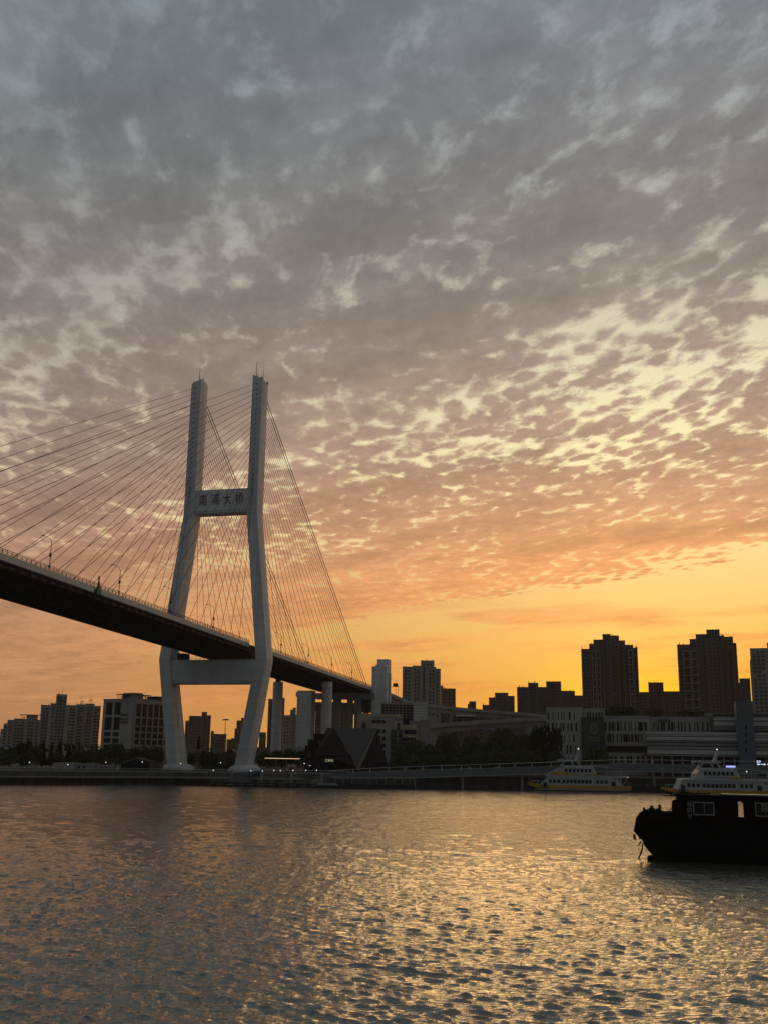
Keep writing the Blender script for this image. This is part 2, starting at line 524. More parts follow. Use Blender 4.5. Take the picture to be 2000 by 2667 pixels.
def build_water():
    rng = np.random.default_rng(7)
    # rows grow with distance; a fan wide enough for a step to the side
    dist = [3.0]
    while dist[-1] < 30:
        dist.append(dist[-1] * 1.06)
    while dist[-1] < 620:
        dist.append(dist[-1] * 1.0023)
    while dist[-1] < 2500:
        dist.append(dist[-1] * 1.08)
    dist = np.array(dist)
    a_f = np.arange(-27, 27.001, 0.052)
    a_o = np.concatenate([np.arange(30, 86, 4.0), [88.0]])
    ang = np.radians(np.concatenate([-a_o[::-1], a_f, a_o]))
    D, A = np.meshgrid(dist, np.tan(ang) if False else ang, indexing='ij')
    Xg, Yg = D * np.tan(np.clip(A, -1.2, 1.2)), D.copy()
    big = np.abs(A) > 1.2
    Xg = np.where(big, np.sign(A) * D * (np.tan(1.2) + (np.abs(A) - 1.2) * 8), Xg)
    H = np.zeros_like(Xg)
    DX = np.zeros_like(Xg)
    DY = np.zeros_like(Xg)
    sp = np.maximum(D * 0.0023, D * math.radians(0.052))
    sp = np.where(np.abs(A) > R(27.2), 3.0, sp)
    sp = np.where(D < 28, 1.0, sp)
    nW = 170
    lam = np.exp(rng.uniform(math.log(0.27), math.log(6.0), nW))
    th = np.where(lam > 1.6, rng.normal(R(80), R(15), nW), rng.normal(R(74), R(30), nW))          # crests run roughly across the view
    th = np.where(rng.random(nW) < .18, rng.normal(R(48), R(8), nW), th)
    ph = rng.uniform(0, 2 * math.pi, nW)
    patch = 0.75 + 0.35 * np.sin(Xg * 0.021 + 1.3 + 0.9 * np.sin(Yg * 0.017)) * np.sin(Yg * 0.026 + 0.6 * np.sin(Xg * 0.033))
    for i in range(nW):
        k = 2 * math.pi / lam[i]
        amp = 0.0064 * lam[i] ** 0.7 * (0.88 if lam[i] < 1.3 else (0.30 if lam[i] < 3.5 else 0.24))
        att = np.clip((lam[i] / sp - 2.2) / 3.0, 0, 1)
        p = k * (Xg * math.cos(th[i]) + Yg * math.sin(th[i])) + ph[i]
        c, s_ = np.cos(p), np.sin(p)
        H += amp * att * c
        DX -= amp * att * s_ * math.cos(th[i]) * 1.25
        DY -= amp * att * s_ * math.sin(th[i]) * 1.25
    patch = patch * np.interp(D, [35, 120, 350], [1.0, 1.0, 0.8])
    H *= patch
    # wake drawn across the river behind the barge
    wk = np.exp(-((Yg - (113.5 + (28 - Xg) * 0.30)) / 3.0) ** 2) * np.clip((31 - Xg) / 3, 0, 1) * np.clip((Xg + 60) / 60, 0, 1) * (0.7 + 0.3 * np.sin(Xg * 0.9) * np.sin(Xg * 0.23))
    H += wk * 0.12 * np.cos((Yg - (113.5 + (28 - Xg) * 0.30)) * 1.9)
    fade = (D > 28) & (np.abs(A) < R(27.2))
    H = np.where(fade, H, 0)
    Xg = Xg + np.where(fade, DX * patch, 0)
    Yg = Yg + np.where(fade, DY * patch, 0)
    n, m = Xg.shape
    co = np.stack([Xg, Yg, H], -1).reshape(-1, 3).astype(np.float32)
    idx = np.arange(n * m).reshape(n, m)
    qd = np.stack([idx[:-1, :-1], idx[:-1, 1:], idx[1:, 1:], idx[1:, :-1]], -1).reshape(-1, 4)
    me = bpy.data.meshes.new('water')
    me.vertices.add(len(co))
    me.vertices.foreach_set('co', co.ravel())
    me.loops.add(qd.size)
    me.loops.foreach_set('vertex_index', qd.ravel().astype(np.int32))
    me.polygons.add(len(qd))
    me.polygons.foreach_set('loop_start', (np.arange(len(qd)) * 4).astype(np.int32))
    me.polygons.foreach_set('use_smooth', np.ones(len(qd), dtype=bool))
    me.update(calc_edges=True)
    m_ = bpy.data.materials.new('river_water')
    m_.use_nodes = True
    T = NT(m_.node_tree)
    b = m_.node_tree.nodes['Principled BSDF']
    b.inputs['Base Color'].default_value = (0.07, 0.078, 0.055, 1)
    b.inputs['Roughness'].default_value = 0.04
    b.inputs['IOR'].default_value = 1.75
    g = T.new('ShaderNodeNewGeometry')
    mp = T.new('ShaderNodeMapping')
    mp.inputs['Scale'].default_value = (0.42, 1.0, 1.0)
    m_.node_tree.links.new(g.outputs['Position'], mp.inputs[0])
    n1 = T.noise(mp.outputs[0], 2.1, 3.0, 0.5)
    rid = T.m('SUBTRACT', 1.0, T.m('ABSOLUTE', T.m('SUBTRACT', T.m('MULTIPLY', n1, 2.0), 1.0)))      # sharp little crests
    h = T.m('ADD', T.m('MULTIPLY', T.noise(mp.outputs[0], 6.0, 4.0, 0.6), 0.6), T.m('MULTIPLY', rid, 0.95))
    mp2 = T.new('ShaderNodeMapping')
    mp2.inputs['Scale'].default_value = (0.16, 0.5, 1.0)
    m_.node_tree.links.new(g.outputs['Position'], mp2.inputs[0])
    h = T.m('ADD', h, T.m('MULTIPLY', T.noise(mp2.outputs[0], 1.0, 4.0, 0.6), 3.0))
    mp3 = T.new('ShaderNodeMapping')
    mp3.inputs['Scale'].default_value = (0.45, 0.11, 1.0)
    m_.node_tree.links.new(g.outputs['Position'], mp3.inputs[0])
    h = T.m('ADD', h, T.m('MULTIPLY', T.noise(mp3.outputs[0], 1.0, 3.0, 0.6), 5.0))
    sy = T.new('ShaderNodeSeparateXYZ')
    m_.node_tree.links.new(g.outputs['Position'], sy.inputs[0])
    h = T.m('MULTIPLY', h, T.step(sy.outputs[1], 50.0, 320.0, False, 1.0, 0.6))       # calmer towards the far bank
    bm = T.new('ShaderNodeBump')
    bm.inputs['Strength'].default_value = 1.0
    bm.inputs['Distance'].default_value = 0.10
    m_.node_tree.links.new(h, bm.inputs['Height'])
    m_.node_tree.links.new(bm.outputs[0], b.inputs['Normal'])
    gl = T.new('ShaderNodeBsdfGlossy')
    gl.inputs['Roughness'].default_value = 0.04
    gl.inputs['Color'].default_value = (0.84, 0.90, 0.86, 1)
    m_.node_tree.links.new(bm.outputs[0], gl.inputs['Normal'])
    mx = T.new('ShaderNodeMixShader')
    mx.inputs[0].default_value = 0.10
    m_.node_tree.links.new(b.outputs[0], mx.inputs[1])
    m_.node_tree.links.new(gl.outputs[0], mx.inputs[2])
    m_.node_tree.links.new(mx.outputs[0], m_.node_tree.nodes['Material Output'].inputs[0])
    me.materials.append(m_)
    tag(link('water', me), 'rippled river reflecting the golden evening sky', kind='structure')


build_water()

# far bank: one sheet from the quay to the horizon
b = MB()
xs = [-2400, -900, -400, -118.7, -70.6, -14, 26.7, 56, 77, 300, 900, 2400]
top = []
for x in xs:
    yy = quay_y(max(-900, min(900, x)))
    top.append((x, yy + 0.35, GZ))
vs = top + [(x, 3000.0, GZ) for x in xs]
n = len(xs)
b.add(vs, [(i, i + 1, n + i + 1, n + i) for i in range(n - 1)])
tag(b.build('ground', M['ground']), 'paved far bank of the river', kind='structure')

# quay wall with coping, and the lower mooring shelf in front of it
qw = thing('quay_wall', 'long dark concrete quay wall along the far waterline', 'wall')
b, cp, sh = MB(), MB(), MB()
for x0, x1 in zip(xs[1:-1], xs[2:-1]):
    y0, y1 = quay_y(x0), quay_y(x1)
    b.add([(x0, y0, -2), (x1, y1, -2), (x1, y1, GZ - .25), (x0, y0, GZ - .25), (x0, y0 + .9, -2), (x1, y1 + .9, -2), (x1, y1 + .9, GZ - .02), (x0, y0 + .9, GZ - .02)],
          [(0, 1, 2, 3), (3, 2, 6, 7), (1, 5, 6, 2), (0, 3, 7, 4)])
    cp.add([(x0, y0 - .15, GZ - .25), (x1, y1 - .15, GZ - .25), (x1, y1 - .15, GZ + .12), (x0, y0 - .15, GZ + .12),
            (x0, y0 + .5, GZ - .25), (x1, y1 + .5, GZ - .25), (x1, y1 + .5, GZ + .12), (x0, y0 + .5, GZ + .12)],
           [(0, 1, 2, 3), (3, 2, 6, 7), (0, 4, 5, 1), (1, 5, 6, 2), (0, 3, 7, 4), (5, 4, 7, 6)])
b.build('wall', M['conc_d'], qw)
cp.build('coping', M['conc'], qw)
pile = MB()
pile.box(-.18, .18, -.15, .15, -1.5, 2.1)
pme = pile.mesh('fender_pile', M['boatd'])
for x in np.arange(-128, -26, 4.0):
    link('fender_pile', pme, qw, (x, quay_y(x) - 3.18, 0))
for x0, x1 in ((-160, -118.7), (-118.7, -70.6), (-70.6, -26)):
    y0, y1 = quay_y(x0), quay_y(x1)
    sh.add([(x0, y0 - 3, 2.1), (x1, y1 - 3, 2.1), (x1, y1 - 3, 2.6), (x0, y0 - 3, 2.6), (x0, y0 - .16, 2.1), (x1, y1 - .16, 2.1), (x1, y1 - .16, 2.6), (x0, y0 - .16, 2.6)],
           [(0, 1, 2, 3), (3, 2, 6, 7), (0, 4, 5, 1), (1, 5, 6, 2), (0, 3, 7, 4)])
sh.build('mooring_shelf', M['conc'], qw)

# ================================================================== the cable-stayed bridge
BP = Vector((-62.53, 394.0, 0))
BPHI = -0.2456                      # local +y runs away from the river, +x to the near (right-hand) side
bridge = thing('cable_stayed_bridge', 'white H-shaped pylon bridge carrying a road deck on black stay cables over the river', 'bridge', BP, BPHI)


def bw(a, s, z):
    return bridge_mw @ Vector((a, s, z))


bridge_mw = Matrix.Translation(BP) @ Matrix.Rotation(BPHI, 4, 'Z')


def deck_z(s):
    if s > -150:
        return 50.4 - 0.0252 * s
    return 54.18 + 0.0252 * 61 * 0.5 * (1 - ((s + 211) / 61.0) ** 2)


LEG = [(5.6, 11.2, 15.3, 5.2), (44.6, 17.3, 21.7, 4.1), (101.0, 11.0, 15.2, 4.0)]
for sgn in (-1, 1):
    b = MB()

    def ring(z, ai, ao, sh, dz=0.0):
        g = 0.55
        pts = [(ai, -sh, z), (ao, -sh, z), (ao + .0, sh * .05, z), (ao - g, sh, z), (ai + g, sh, z), (ai, sh * .05, z)]
        if dz:
            pts = [(x, y, z + dz * (1 - (x - ai) / (ao - ai))) for x, y, z in pts]
        if sgn < 0:
            pts = [(-x, y, z) for x, y, z in pts][::-1]
        return pts
    b.loft([ring(*L) for L in LEG] + [ring(155.2, 11.05, 15.1, 4.0, 2.0)])
    leg = b.build('pylon_leg', M['white_conc'], bridge)
    for (aa, ss, hh) in ((12.2, -3.2, 6.5), (13.0, 2.6, 5.2), (11.8, -1.0, 1.8), (14.6, 3.0, 1.8), (14.4, -3.0, 1.4), (13.6, -0.5, 1.2)):
        c = MB()
        zt = 155.2 + 2.0 * (1 - (aa - 11.05) / 4.05)
        c.tube([(sgn * aa, ss, zt - .1), (sgn * aa, ss, zt + hh * .55), (sgn * aa, ss, zt + hh)], [.14, .09, .05], 5)
        if hh < 2:
            c.box(sgn * aa - .3, sgn * aa + .3, ss - .3, ss + .3, zt - .2, zt + .7)
        c.build('antenna', M['rail'], leg)
    # cable anchor slots on the river face
    for i in range(22):
        o = link('anchor_recess', pane_mesh(.4, .4, .1, M['girder'], 'anchor_recess'), leg, (sgn * 13.1, -3.95, 153.2 - 2.06 * i - .1))
    # plinth
    c = MB()
    for (z, r1, r2) in ((GZ - .3, 7.0, 8.4), (5.2, 6.2, 7.8), (6.0, 4.6, 6.6), (6.35, 3.4, 5.8)):
        pass
    cx = sgn * 13.3
    rings = []
    for z, r1, r2 in ((GZ - .3, 6.2, 8.6), (5.2, 5.6, 7.9), (5.9, 4.4, 6.9), (6.3, 3.3, 6.0)):
        rings.append([(cx + r1 * (1 if abs(math.cos(t)) > .6 else .8) * math.cos(t), r2 * math.sin(t), z) for t in [2 * math.pi * k / 12 + .26 for k in range(12)]])
    c.loft(rings)
    c.build('plinth', M['white_conc'], bridge)

b = MB()
b.box(-11.02, 11.02, -3.3, 3.3, 102.3, 110.8)
b.box(-10.9, 10.9, -3.0, 3.0, 101.5, 102.3)
ub = b.build('upper_crossbeam', M['white_conc'], bridge)
chars = '南浦大桥'
for i, ch in enumerate(chars):
    me = glyphs(ch, 3.9, 'red', 0.12, 0.0)
    o = link('character', me, ub, (-7.6 + i * 5.05, -3.36, 106.4 + .1 * (i % 2)))
    o.scale = (0.92, 1, 1.25)
    o.rotation_euler = (0, R(-3), 0)
b = MB()
b.loft([[(-15.95, -3.5, 36.2), (15.95, -3.5, 36.2), (15.95, 3.5, 36.2), (-15.95, 3.5, 36.2)],
        [(-17.2, -3.5, 44.6), (17.2, -3.5, 44.6), (17.2, 3.5, 44.6), (-17.2, 3.5, 44.6)]])
b.box(-15.7, 15.7, -3.2, 3.2, 35.7, 36.2)
lb = b.build('lower_crossbeam', M['white_conc'], bridge)
c = MB()
for x in np.arange(-17, 17.1, 1.7):
    for y in (-3.3, 3.3):
        c.box(x - .04, x + .04, y - .04, y + .04, 44.6, 45.8)
for z in (45.2, 45.8):
    for y in (-3.3, 3.3):
        c.box(-17, 17, y - .04, y + .04, z - .03, z + .03)
c.box(-14.3, -14.0, -2.5, -2.2, 44.6, 47.6)
c.box(-10.7, -10.5, -2.5, -2.3, 44.6, 48)
c.build('railing', M['rail'], lb)
for x in (-13.6, 13.6):
    c = MB()
    c.box(x - 1.5, x + 1.5, -2.4, 2.4, 44.6, 47.2)
    c.build('bearing', M['girder'], bridge)

# deck: slab, edge girders, floor beams, fascia, railings
S0, S1 = -300.0, 184.0
ss = list(np.arange(S0, S1 + .1, 4.0))


def strip(mb, a0, a1, dz0, dz1, s_list=ss):
    """box beam following the deck's long profile"""
    mb.loft([[(a0, s, deck_z(s) + dz0), (a1, s, deck_z(s) + dz0), (a1, s, deck_z(s) + dz1), (a0, s, deck_z(s) + dz1)] for s in s_list])


b = MB()
strip(b, -13.6, 13.6, -.45, -.08)
b.cur = 1
for s in np.arange(S0 + 2, S1, 4.5):
    z = deck_z(s)
    b.box(-12.2, 12.2, s - .22, s + .22, z - 2.05, z - .45)
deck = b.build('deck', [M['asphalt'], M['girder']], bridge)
for sgn in (-1, 1):
    for seg in ((S0, -5.6), (5.6, S1)):
        sl = [seg[0]] + [s for s in ss if seg[0] < s < seg[1]] + [seg[1]]
        f = MB()
        strip(f, sgn * 14.75 - .45, sgn * 14.75 + .45, -1.62, -.05, sl)
        f.build('fascia', M['fascia'], deck)
    f = MB()
    strip(f, sgn * 12.9 - .5, sgn * 12.9 + .5, -2.62, -.5)
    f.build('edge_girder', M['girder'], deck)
    if sgn > 0:
        f = MB()
        x0, x1 = 13.42, 14.28
        f.add([(x0, -.12, -2.55), (x0, .12, -2.55), (x0, .12, -.6), (x0, -.12, -.6), (x1, -.12, -1.1), (x1, .12, -1.1), (x1, .12, -.6), (x1, -.12, -.6)],
              [(0, 3, 7, 4), (1, 5, 6, 2), (0, 4, 5, 1), (3, 2, 6, 7), (4, 7, 6, 5)])
        f.add([(13.4, .12, -2.6), (13.8, .12, -2.6), (13.8, 1.4, -2.6), (13.4, 1.4, -2.6), (13.4, .12, -2.2), (13.8, .12, -2.2), (13.8, 1.4, -2.2), (13.4, 1.4, -2.2)],
              [(0, 3, 2, 1), (4, 5, 6, 7), (0, 1, 5, 4), (1, 2, 6, 5), (2, 3, 7, 6)])
        bme = f.mesh('bracket', M['bracket'])
        for s in np.arange(-170, 180, 4.5):
            if abs(s) > 6:
                link('bracket', bme, deck, (0, s, deck_z(s)))
    r = MB()
    for s in np.arange(S0, S1, 2.0):
        if abs(s) < 5:
            continue
        z = deck_z(s)
        r.box(sgn * 14.9 - .06, sgn * 14.9 + .06, s - .07, s + .07, z - .05, z + 1.12)
        r.tube([(sgn * 14.9, s, z + .1), (sgn * 14.9, s + 1, z + .95), (sgn * 14.9, s + 2, z + .1)], .03, 3)
    for dz in (.25, .7, 1.12):
        for a, c_ in ((S0, -5), (5, S1)):
            sl = [a] + [s for s in ss if a < s < c_] + [c_]
            strip(r, sgn * 14.9 - .05, sgn * 14.9 + .05, dz - .045, dz + .045, sl)
    r.build('railing', M['rail'], deck)

# stay cables: 22 pairs to each side of each column
side_s = [13 + 9.0 * i for i in range(14)] + [130 + 5.1 * (i + 1) for i in range(8)]
for sgn in (-1, 1):
    for dirn in (-1, 1):
        for i in range(22):
            s = -(13 + 9.0 * i) if dirn < 0 else side_s[i]
            zt = 153.2 - 2.06 * (21 - i)
            if i == 21:
                zt += 0.3
            if dirn < 0:
                top = (sgn * 13.1, -3.95, zt)
            else:
                top = (sgn * 13.1, 3.95, zt - 1.6)
            c = MB()
            c.tube([top, (sgn * 14.0, s, deck_z(s) - .3)], .15 if (dirn > 0 and i >= 20) else .078, 5)
            c.build('stay_cable', M['cable'], bridge)

# side-span piers and the stair towers at the end of the stayed deck
for s, aa in ((104, 12.2),):
    for sgn in (-1, 1):
        b = MB()
        zt = deck_z(s) - 4.0
        w = 2.45
        b.loft([[(sgn * aa + w * math.cos(t), s + 2.2 * math.sin(t), z) for t in [2 * math.pi * k / 16 + .1 for k in range(16)]] for z in (GZ - .2, zt)])
        b.build('pier', M['white_conc'], bridge, smooth=False)
        b = MB()
        b.box(sgn * aa - 1.0, sgn * aa + 1.0, s - 1.0, s + 1.0, zt, deck_z(s) - 2.6)
        b.build('bearing', M['girder'], bridge)
for sgn, s, zt in ((-1, 168, 43.6), (1, 180, 57.2)):
    b = MB()
    aa = sgn * 18.9
    b.box(aa - 4.1, aa + 4.1, s - 3.4, s + 3.4, GZ - .2, zt)
    if sgn > 0:
        b.box(aa - 3.0, aa + 3.2, s + 3.42, s + 9.5, GZ - .2, 61.6)
        b.box(aa - 2.2, aa + 3.0, s - 3.0, s + 3.3, zt, zt + .9)
        b.box(aa + 4.12, aa + 5.0, s + 1.0, s + 3.0, GZ - .2, zt - 3.5)
    else:
        b.box(aa - 5.0, aa - 4.12, s - 3.0, s + 1.5, zt - 3.2, zt - .8)
    b.build('stair_tower', M['white_conc'], bridge)
b = MB()
b.box(-16.5, 16.5, 176, 181.5, deck_z(178) - 6.2, deck_z(178) - 3.0)
b.box(-6.5, -3.0, 176.3, 181, GZ - .2, deck_z(178) - 6.2)
b.box(5.5, 8.5, 176.3, 181, GZ - .2, deck_z(178) - 6.2)
b.box(14.2, 15.4, 176.2, 182, deck_z(178) - 6, deck_z(178) - .2)
b.build('end_pier_crosshead', M['conc'], bridge)

# approach spans beyond the stair towers
b = MB()
pts = []
for s in np.arange(184, 330, 6.0):
    t_ = (s - 184)
    pts.append((s, deck_z(184) - .030 * t_))
for (s0, z0), (s1, z1) in zip(pts, pts[1:]):
    for a0, a1, dz0, dz1 in ((-14, 14, -1.5, -.1), (-14.2, -13.9, -.1, .9), (13.9, 14.2, -.1, .9), (-8, -5, -2.8, -1.5), (5, 8, -2.8, -1.5)):
        b.add([(a0, s0, z0 + dz0), (a1, s0, z0 + dz0), (a1, s0, z0 + dz1), (a0, s0, z0 + dz1), (a0, s1, z1 + dz0), (a1, s1, z1 + dz0), (a1, s1, z1 + dz1), (a0, s1, z1 + dz1)],
              [(0, 1, 2, 3), (0, 4, 5, 1), (3, 2, 6, 7), (1, 5, 6, 2), (0, 3, 7, 4), (5, 4, 7, 6)])
for s in (214, 250, 286):
    b.box(-9, -6, s - 1.2, s + 1.2, GZ - .2, deck_z(184) - .03 * (s - 184) - 2.8)
    b.box(6, 9, s - 1.2, s + 1.2, GZ - .2, deck_z(184) - .03 * (s - 184) - 2.8)
b.build('approach_span', M['conc'], bridge)


# road lamps standing on the deck
def road_lamp():
    t = thing('road_lamp', '', 'street lamp')
    b = MB()
    b.tube([(0, 0, 0), (0, 0, 5.5), (0, .0, 7.6)], [.13, .10, .08], 6)
    b.tube([(0, 0, 7.6), (-.5, 0, 8.3), (-2.4, 0, 9.2)], .06, 5)
    b.box(-.22, .22, -.18, .18, 1.0, 1.6)
    b.box(-.24, .24, -.2, .2, 3.7, 4.6)
    b.build('pole', M['rail'], t)
    b = MB()
    b.box(-3.0, -2.2, -.16, .16, 9.1, 9.28)
    b.build('lamp_head', M['rail'], t)
    return t


lamp0 = None
for k, (u, v, lab) in enumerate(((128, 1467, 'thin road lamp on the bridge deck nearest the left edge'), (309, 1532, 'road lamp on the bridge deck between the left edge and the pylon'),
                                 (443, 1575, 'road lamp on the bridge deck just left of the left pylon leg'), (556, 1622, 'road lamp on the bridge deck between the two pylon legs'),
                                 (732, 1686, 'first road lamp on the bridge deck right of the pylon'), (803, 1712, 'second road lamp on the bridge deck right of the pylon'),
                                 (863, 1736, 'third road lamp on the bridge deck right of the pylon'), (916, 1757, 'last road lamp on the deck before the stair tower'))):
    # where the sight line meets the near edge of the deck
    best = None
    for s in np.arange(-170, 180, .5):
        w = bw(14.2, s, deck_z(s) - .06)
        f = w.y * cP + (w.z - CAM_H) * sP
        xx, yy = FPX * w.x / f, FPX * (-w.y * sP + (w.z - CAM_H) * cP) / f
        uu = 1000 + xx * cR + yy * sR
        if best is None or abs(uu - u) < best[0]:
            best = (abs(uu - u), s, w)
    if lamp0 is None:
        lamp0 = road_lamp()
        o = lamp0
    else:
        o = copy_tree(lamp0)
    o.location = best[2]
    o.rotation_euler = (0, 0, BPHI)
    tag(o, lab, group='road lamps along the bridge deck')

# teal navigation marker hung on the fascia
s_m = -118.5
nm = thing('navigation_marker', 'small teal cone-shaped marker hung on the bridge fascia', 'marker', bw(15.3, s_m, deck_z(s_m)), BPHI)
b = MB()
b.loft([[(-.1, -1.3, -1.9), (.55, -1.3, -1.9), (.55, 1.3, -1.9), (-.1, 1.3, -1.9)], [(-.05, -.18, 1.6), (.25, -.18, 1.6), (.25, .18, 1.6), (-.05, .18, 1.6)]])
b.build('board', M['teal'], nm)
b = MB()
b.box(-.1, .25, -.12, .12, 1.6, 3.1)
b.box(-.3, .1, -1.7, -1.3, -1.9, -.6)
b.build('lamp_housing', M['rail'], nm)

# ================================================================== buildings
def seg_boxes(mb, segs, Yd, depth, z0=GZ):
    """segments measured from the photo -> upright boxes side by side; returns their extents"""
    ext = []
    for i, sg in enumerate(segs):
        u0, u1, vt = sg[:3]
        dy = sg[3] if len(sg) > 3 else 0.0
        x0, x1 = xat(u0, vt, Yd + dy), xat(u1, vt, Yd + dy)
        z1 = zat((u0 + u1) / 2, vt, Yd + dy)
        zb = z0 if len(sg) < 5 or sg[4] is None else sg[4]
        e = .02 * (i % 3)
        # a lower block runs on a little way inside its taller neighbour
        l0 = 1.6 if i and segs[i - 1][2] < vt else 0
        l1 = 1.6 if i < len(segs) - 1 and segs[i + 1][2] < vt else 0
        mb.box(x0 - l0, x1 + l1, Yd + dy + e, Yd + depth + e, zb, z1)
        ext.append((x0, x1, Yd + dy + e, zb, z1))
    return ext


def rel(root):
    return root.matrix_basis.inverted()


def building(name, label, segs, Yd, depth=14, m='apt', cat='apartment block', win=None, group=None, z0=GZ, para=.6, fins=0, slabs=False, zlow=None, wm='glass'):
    """stepped block facing the river. win = (pitch_x, width, height, storey)"""
    xs_ = [xat(sg[0], sg[2], Yd) for sg in segs] + [xat(sg[1], sg[2], Yd) for sg in segs]
    cx = (min(xs_) + max(xs_)) / 2
    turn = math.atan2(cx, Yd)          # each block faces the river at its own bearing
    root = thing(name, label, cat, (cx, Yd, z0), -turn, group=group)
    ct = math.cos(turn)
    b = MB()
    ext = seg_boxes(b, segs, Yd, depth, z0)
    ext = [(cx + (x0 - cx) * ct, cx + (x1 - cx) * ct, y0, zb, z1) for x0, x1, y0, zb, z1 in ext]
    b.v = [((x - cx) * ct, y - Yd, z - z0) for x, y, z in b.v]
    b.build('wall', M[m], root)
    rng = random.Random(label)
    for (x0, x1, y0, zb, z1) in ext:
        if x1 - x0 > 2.5:
            p = MB()
            p.box(x0 - cx - .12, x1 - cx + .12, y0 - Yd - .14, y0 - Yd + .3, z1 - z0 - .28, z1 - z0 + .32)
            p.build('parapet', M[m], root)
    for k in range(fins):
        x0, x1, y0, zb, z1 = rng.choice(ext)
        f = MB()
        x = rng.uniform(x0 + .3, x1 - .3) - cx
        h = rng.choice((.9, 1.3, 2.0))
        f.box(x - .25, x + .25, .6, 1.1, z1 - z0, z1 - z0 + h)
        f.build('roof_vent', M[m], root)
    if win:
        px_, w, h, st = win
        L = []
        for (x0, x1, y0, zb, z1) in ext:
            SB = MB()
            W_ = x1 - x0
            n = max(1, int((W_ - .8) / px_))
            if W_ < w + .8:
                continue
            off = (W_ - n * px_) / 2
            z = z1 - 2.4
            lo = (zlow if zlow is not None else zb + 1)
            while z > lo + h:
                for i in range(n):
                    if rng.random() < .96:
                        L.append((x0 + off + px_ * (i + .5) - cx, y0 - Yd, z - h / 2 - z0, w, h))
                if slabs and n > 1:
                    SB.box(x0 - cx + off, x1 - cx - off, y0 - Yd - .5, y0 - Yd + .02, z - h - .35 - z0, z - h - .05 - z0)
                z -= st
            if SB.v:
                SB.build('ledges', M['trim' if m.startswith('apt') else m], root)
        add_panes(root, L, M[wm])
    return root, ext, cx


def mast(root, x, y, z, h, m='rail', r=.12):
    b = MB()
    b.tube([(x, y, z), (x, y, z + h * .5), (x, y, z + h)], [r, r * .7, r * .35], 5)
    return b.build('roof_mast', M[m], root)


# ---- left group
building('apartment_block', 'low pale block cut by the left edge of the frame', [(-20, 5, 1921)], 1040, win=(3.4, 1.9, 1.5, 3.0))
r, e, cx = building('apartment_block', 'stepped grey apartment block at far left with a drum and a flat roof canopy',
                    [(5, 12, 1899, 3), (12, 21, 1886, 2), (21, 37, 1876.5, 1), (37, 66, 1873, 0), (66, 92, 1874, -2), (92, 107, 1876, 1)], 1000, 20, 'apt', win=(2.9, 2.1, 1.5, 3.0), fins=3, slabs=True, zlow=13)
b = MB()
x0, x1 = xat(52, 1863, 998) - cx, xat(101, 1863, 998) - cx
zc = zat(76, 1865, 998) - GZ
b.loft([[(x0, -2.5, zc + .9), (x1, -2.5, zc + .9), (x1, 9, zc + .9), (x0, 9, zc + .9)], [(x0 - .8, -3.2, zc + 1.3), (x1 + .8, -3.2, zc + 1.3), (x1 + .8, 9.5, zc + 1.3), (x0 - .8, 9.5, zc + 1.3)]])
b.build('roof_canopy', M['trim'], r)
b = MB()
xc = xat(83, 1868, 1000) - cx
b.loft([[(xc + 5.3 * math.cos(t), 4 + 5.3 * math.sin(t), z) for t in [2 * math.pi * k / 14 for k in range(14)]] for z in (e[4][4] - GZ - .1, zc + .9)])
b.build('roof_drum', M['apt'], r)
for u in (57, 62):
    b = MB()
    x = xat(u, 1868, 1000) - cx
    b.box(x - .2, x + .2, -1, -.6, e[3][4] - GZ - .1, zc + .9)
    b.build('canopy_post', M['apt'], r)

r, e, cx = building('apartment_block', 'tall stepped grey apartment block with a square stair head, left of the buff block',
                    [(107.5, 133, 1838, 0), (133, 148, 1833.5, 1.5), (148, 176, 1809.5, .5), (176, 204, 1837.5, 0)], 970, 20, 'apt', win=(2.9, 2.2, 1.5, 2.9), fins=7, slabs=True, zlow=13)
mast(r, xat(162, 1809, 970) - cx, 3, e[2][4] - GZ, 8, r=.2)
for u in (150.5, 158, 171):
    b = MB()
    x = xat(u, 1830, 970) - cx
    b.box(x - .5, x + .5, .3, .55, e[0][4] - GZ + .3, e[2][4] - GZ - 1.5)
    b.build('stair_window', M['glass'], r)

r, e, cx = building('apartment_block', 'buff apartment block with two lantern turrets on its roof, left of the pale office',
                    [(199, 221, 1836, 0), (221, 246, 1834, -1.5), (246, 264, 1840, 1)], 985, 20, 'apt_y', win=(2.7, 1.9, 1.5, 2.9), fins=2, slabs=True, zlow=13)
for u, vt in ((214.5, 1826), (236.5, 1822.5)):
    x = xat(u, vt, 985) - cx
    zt, zb = zat(u, vt, 985) - GZ, e[1][4] - GZ - .1
    b = MB()
    for dx in (-1.1, 1.1):
        for dy in (1.2, 3.4):
            b.box(x + dx - .16, x + dx + .16, dy - .16, dy + .16, zb, zt - .7)
    b.box(x - 1.6, x + 1.6, .7, 3.9, zt - .75, zt - .45)
    b.loft([[(x - 1.6, .7, zt - .45), (x + 1.6, .7, zt - .45), (x + 1.6, 3.9, zt - .45), (x - 1.6, 3.9, zt - .45)], [(x - .15, 1.7, zt + .1), (x + .15, 1.7, zt + .1), (x + .15, 2, zt + .1), (x - .15, 2, zt + .1)]])
    b.box(x - 1.6, x + 1.6, .7, 3.9, zb, zb + .5)
    t = b.build('turret', M['apt_y'], r)
    mast(t, x, 1.85, zt, 5, r=.15)
b = MB()   # dark framed emblem on the wall
x0, x1 = xat(228, 1870, 983) - cx, xat(247, 1870, 983) - cx
z0, z1 = zat(237, 1882, 983) - GZ, zat(237, 1863, 983) - GZ
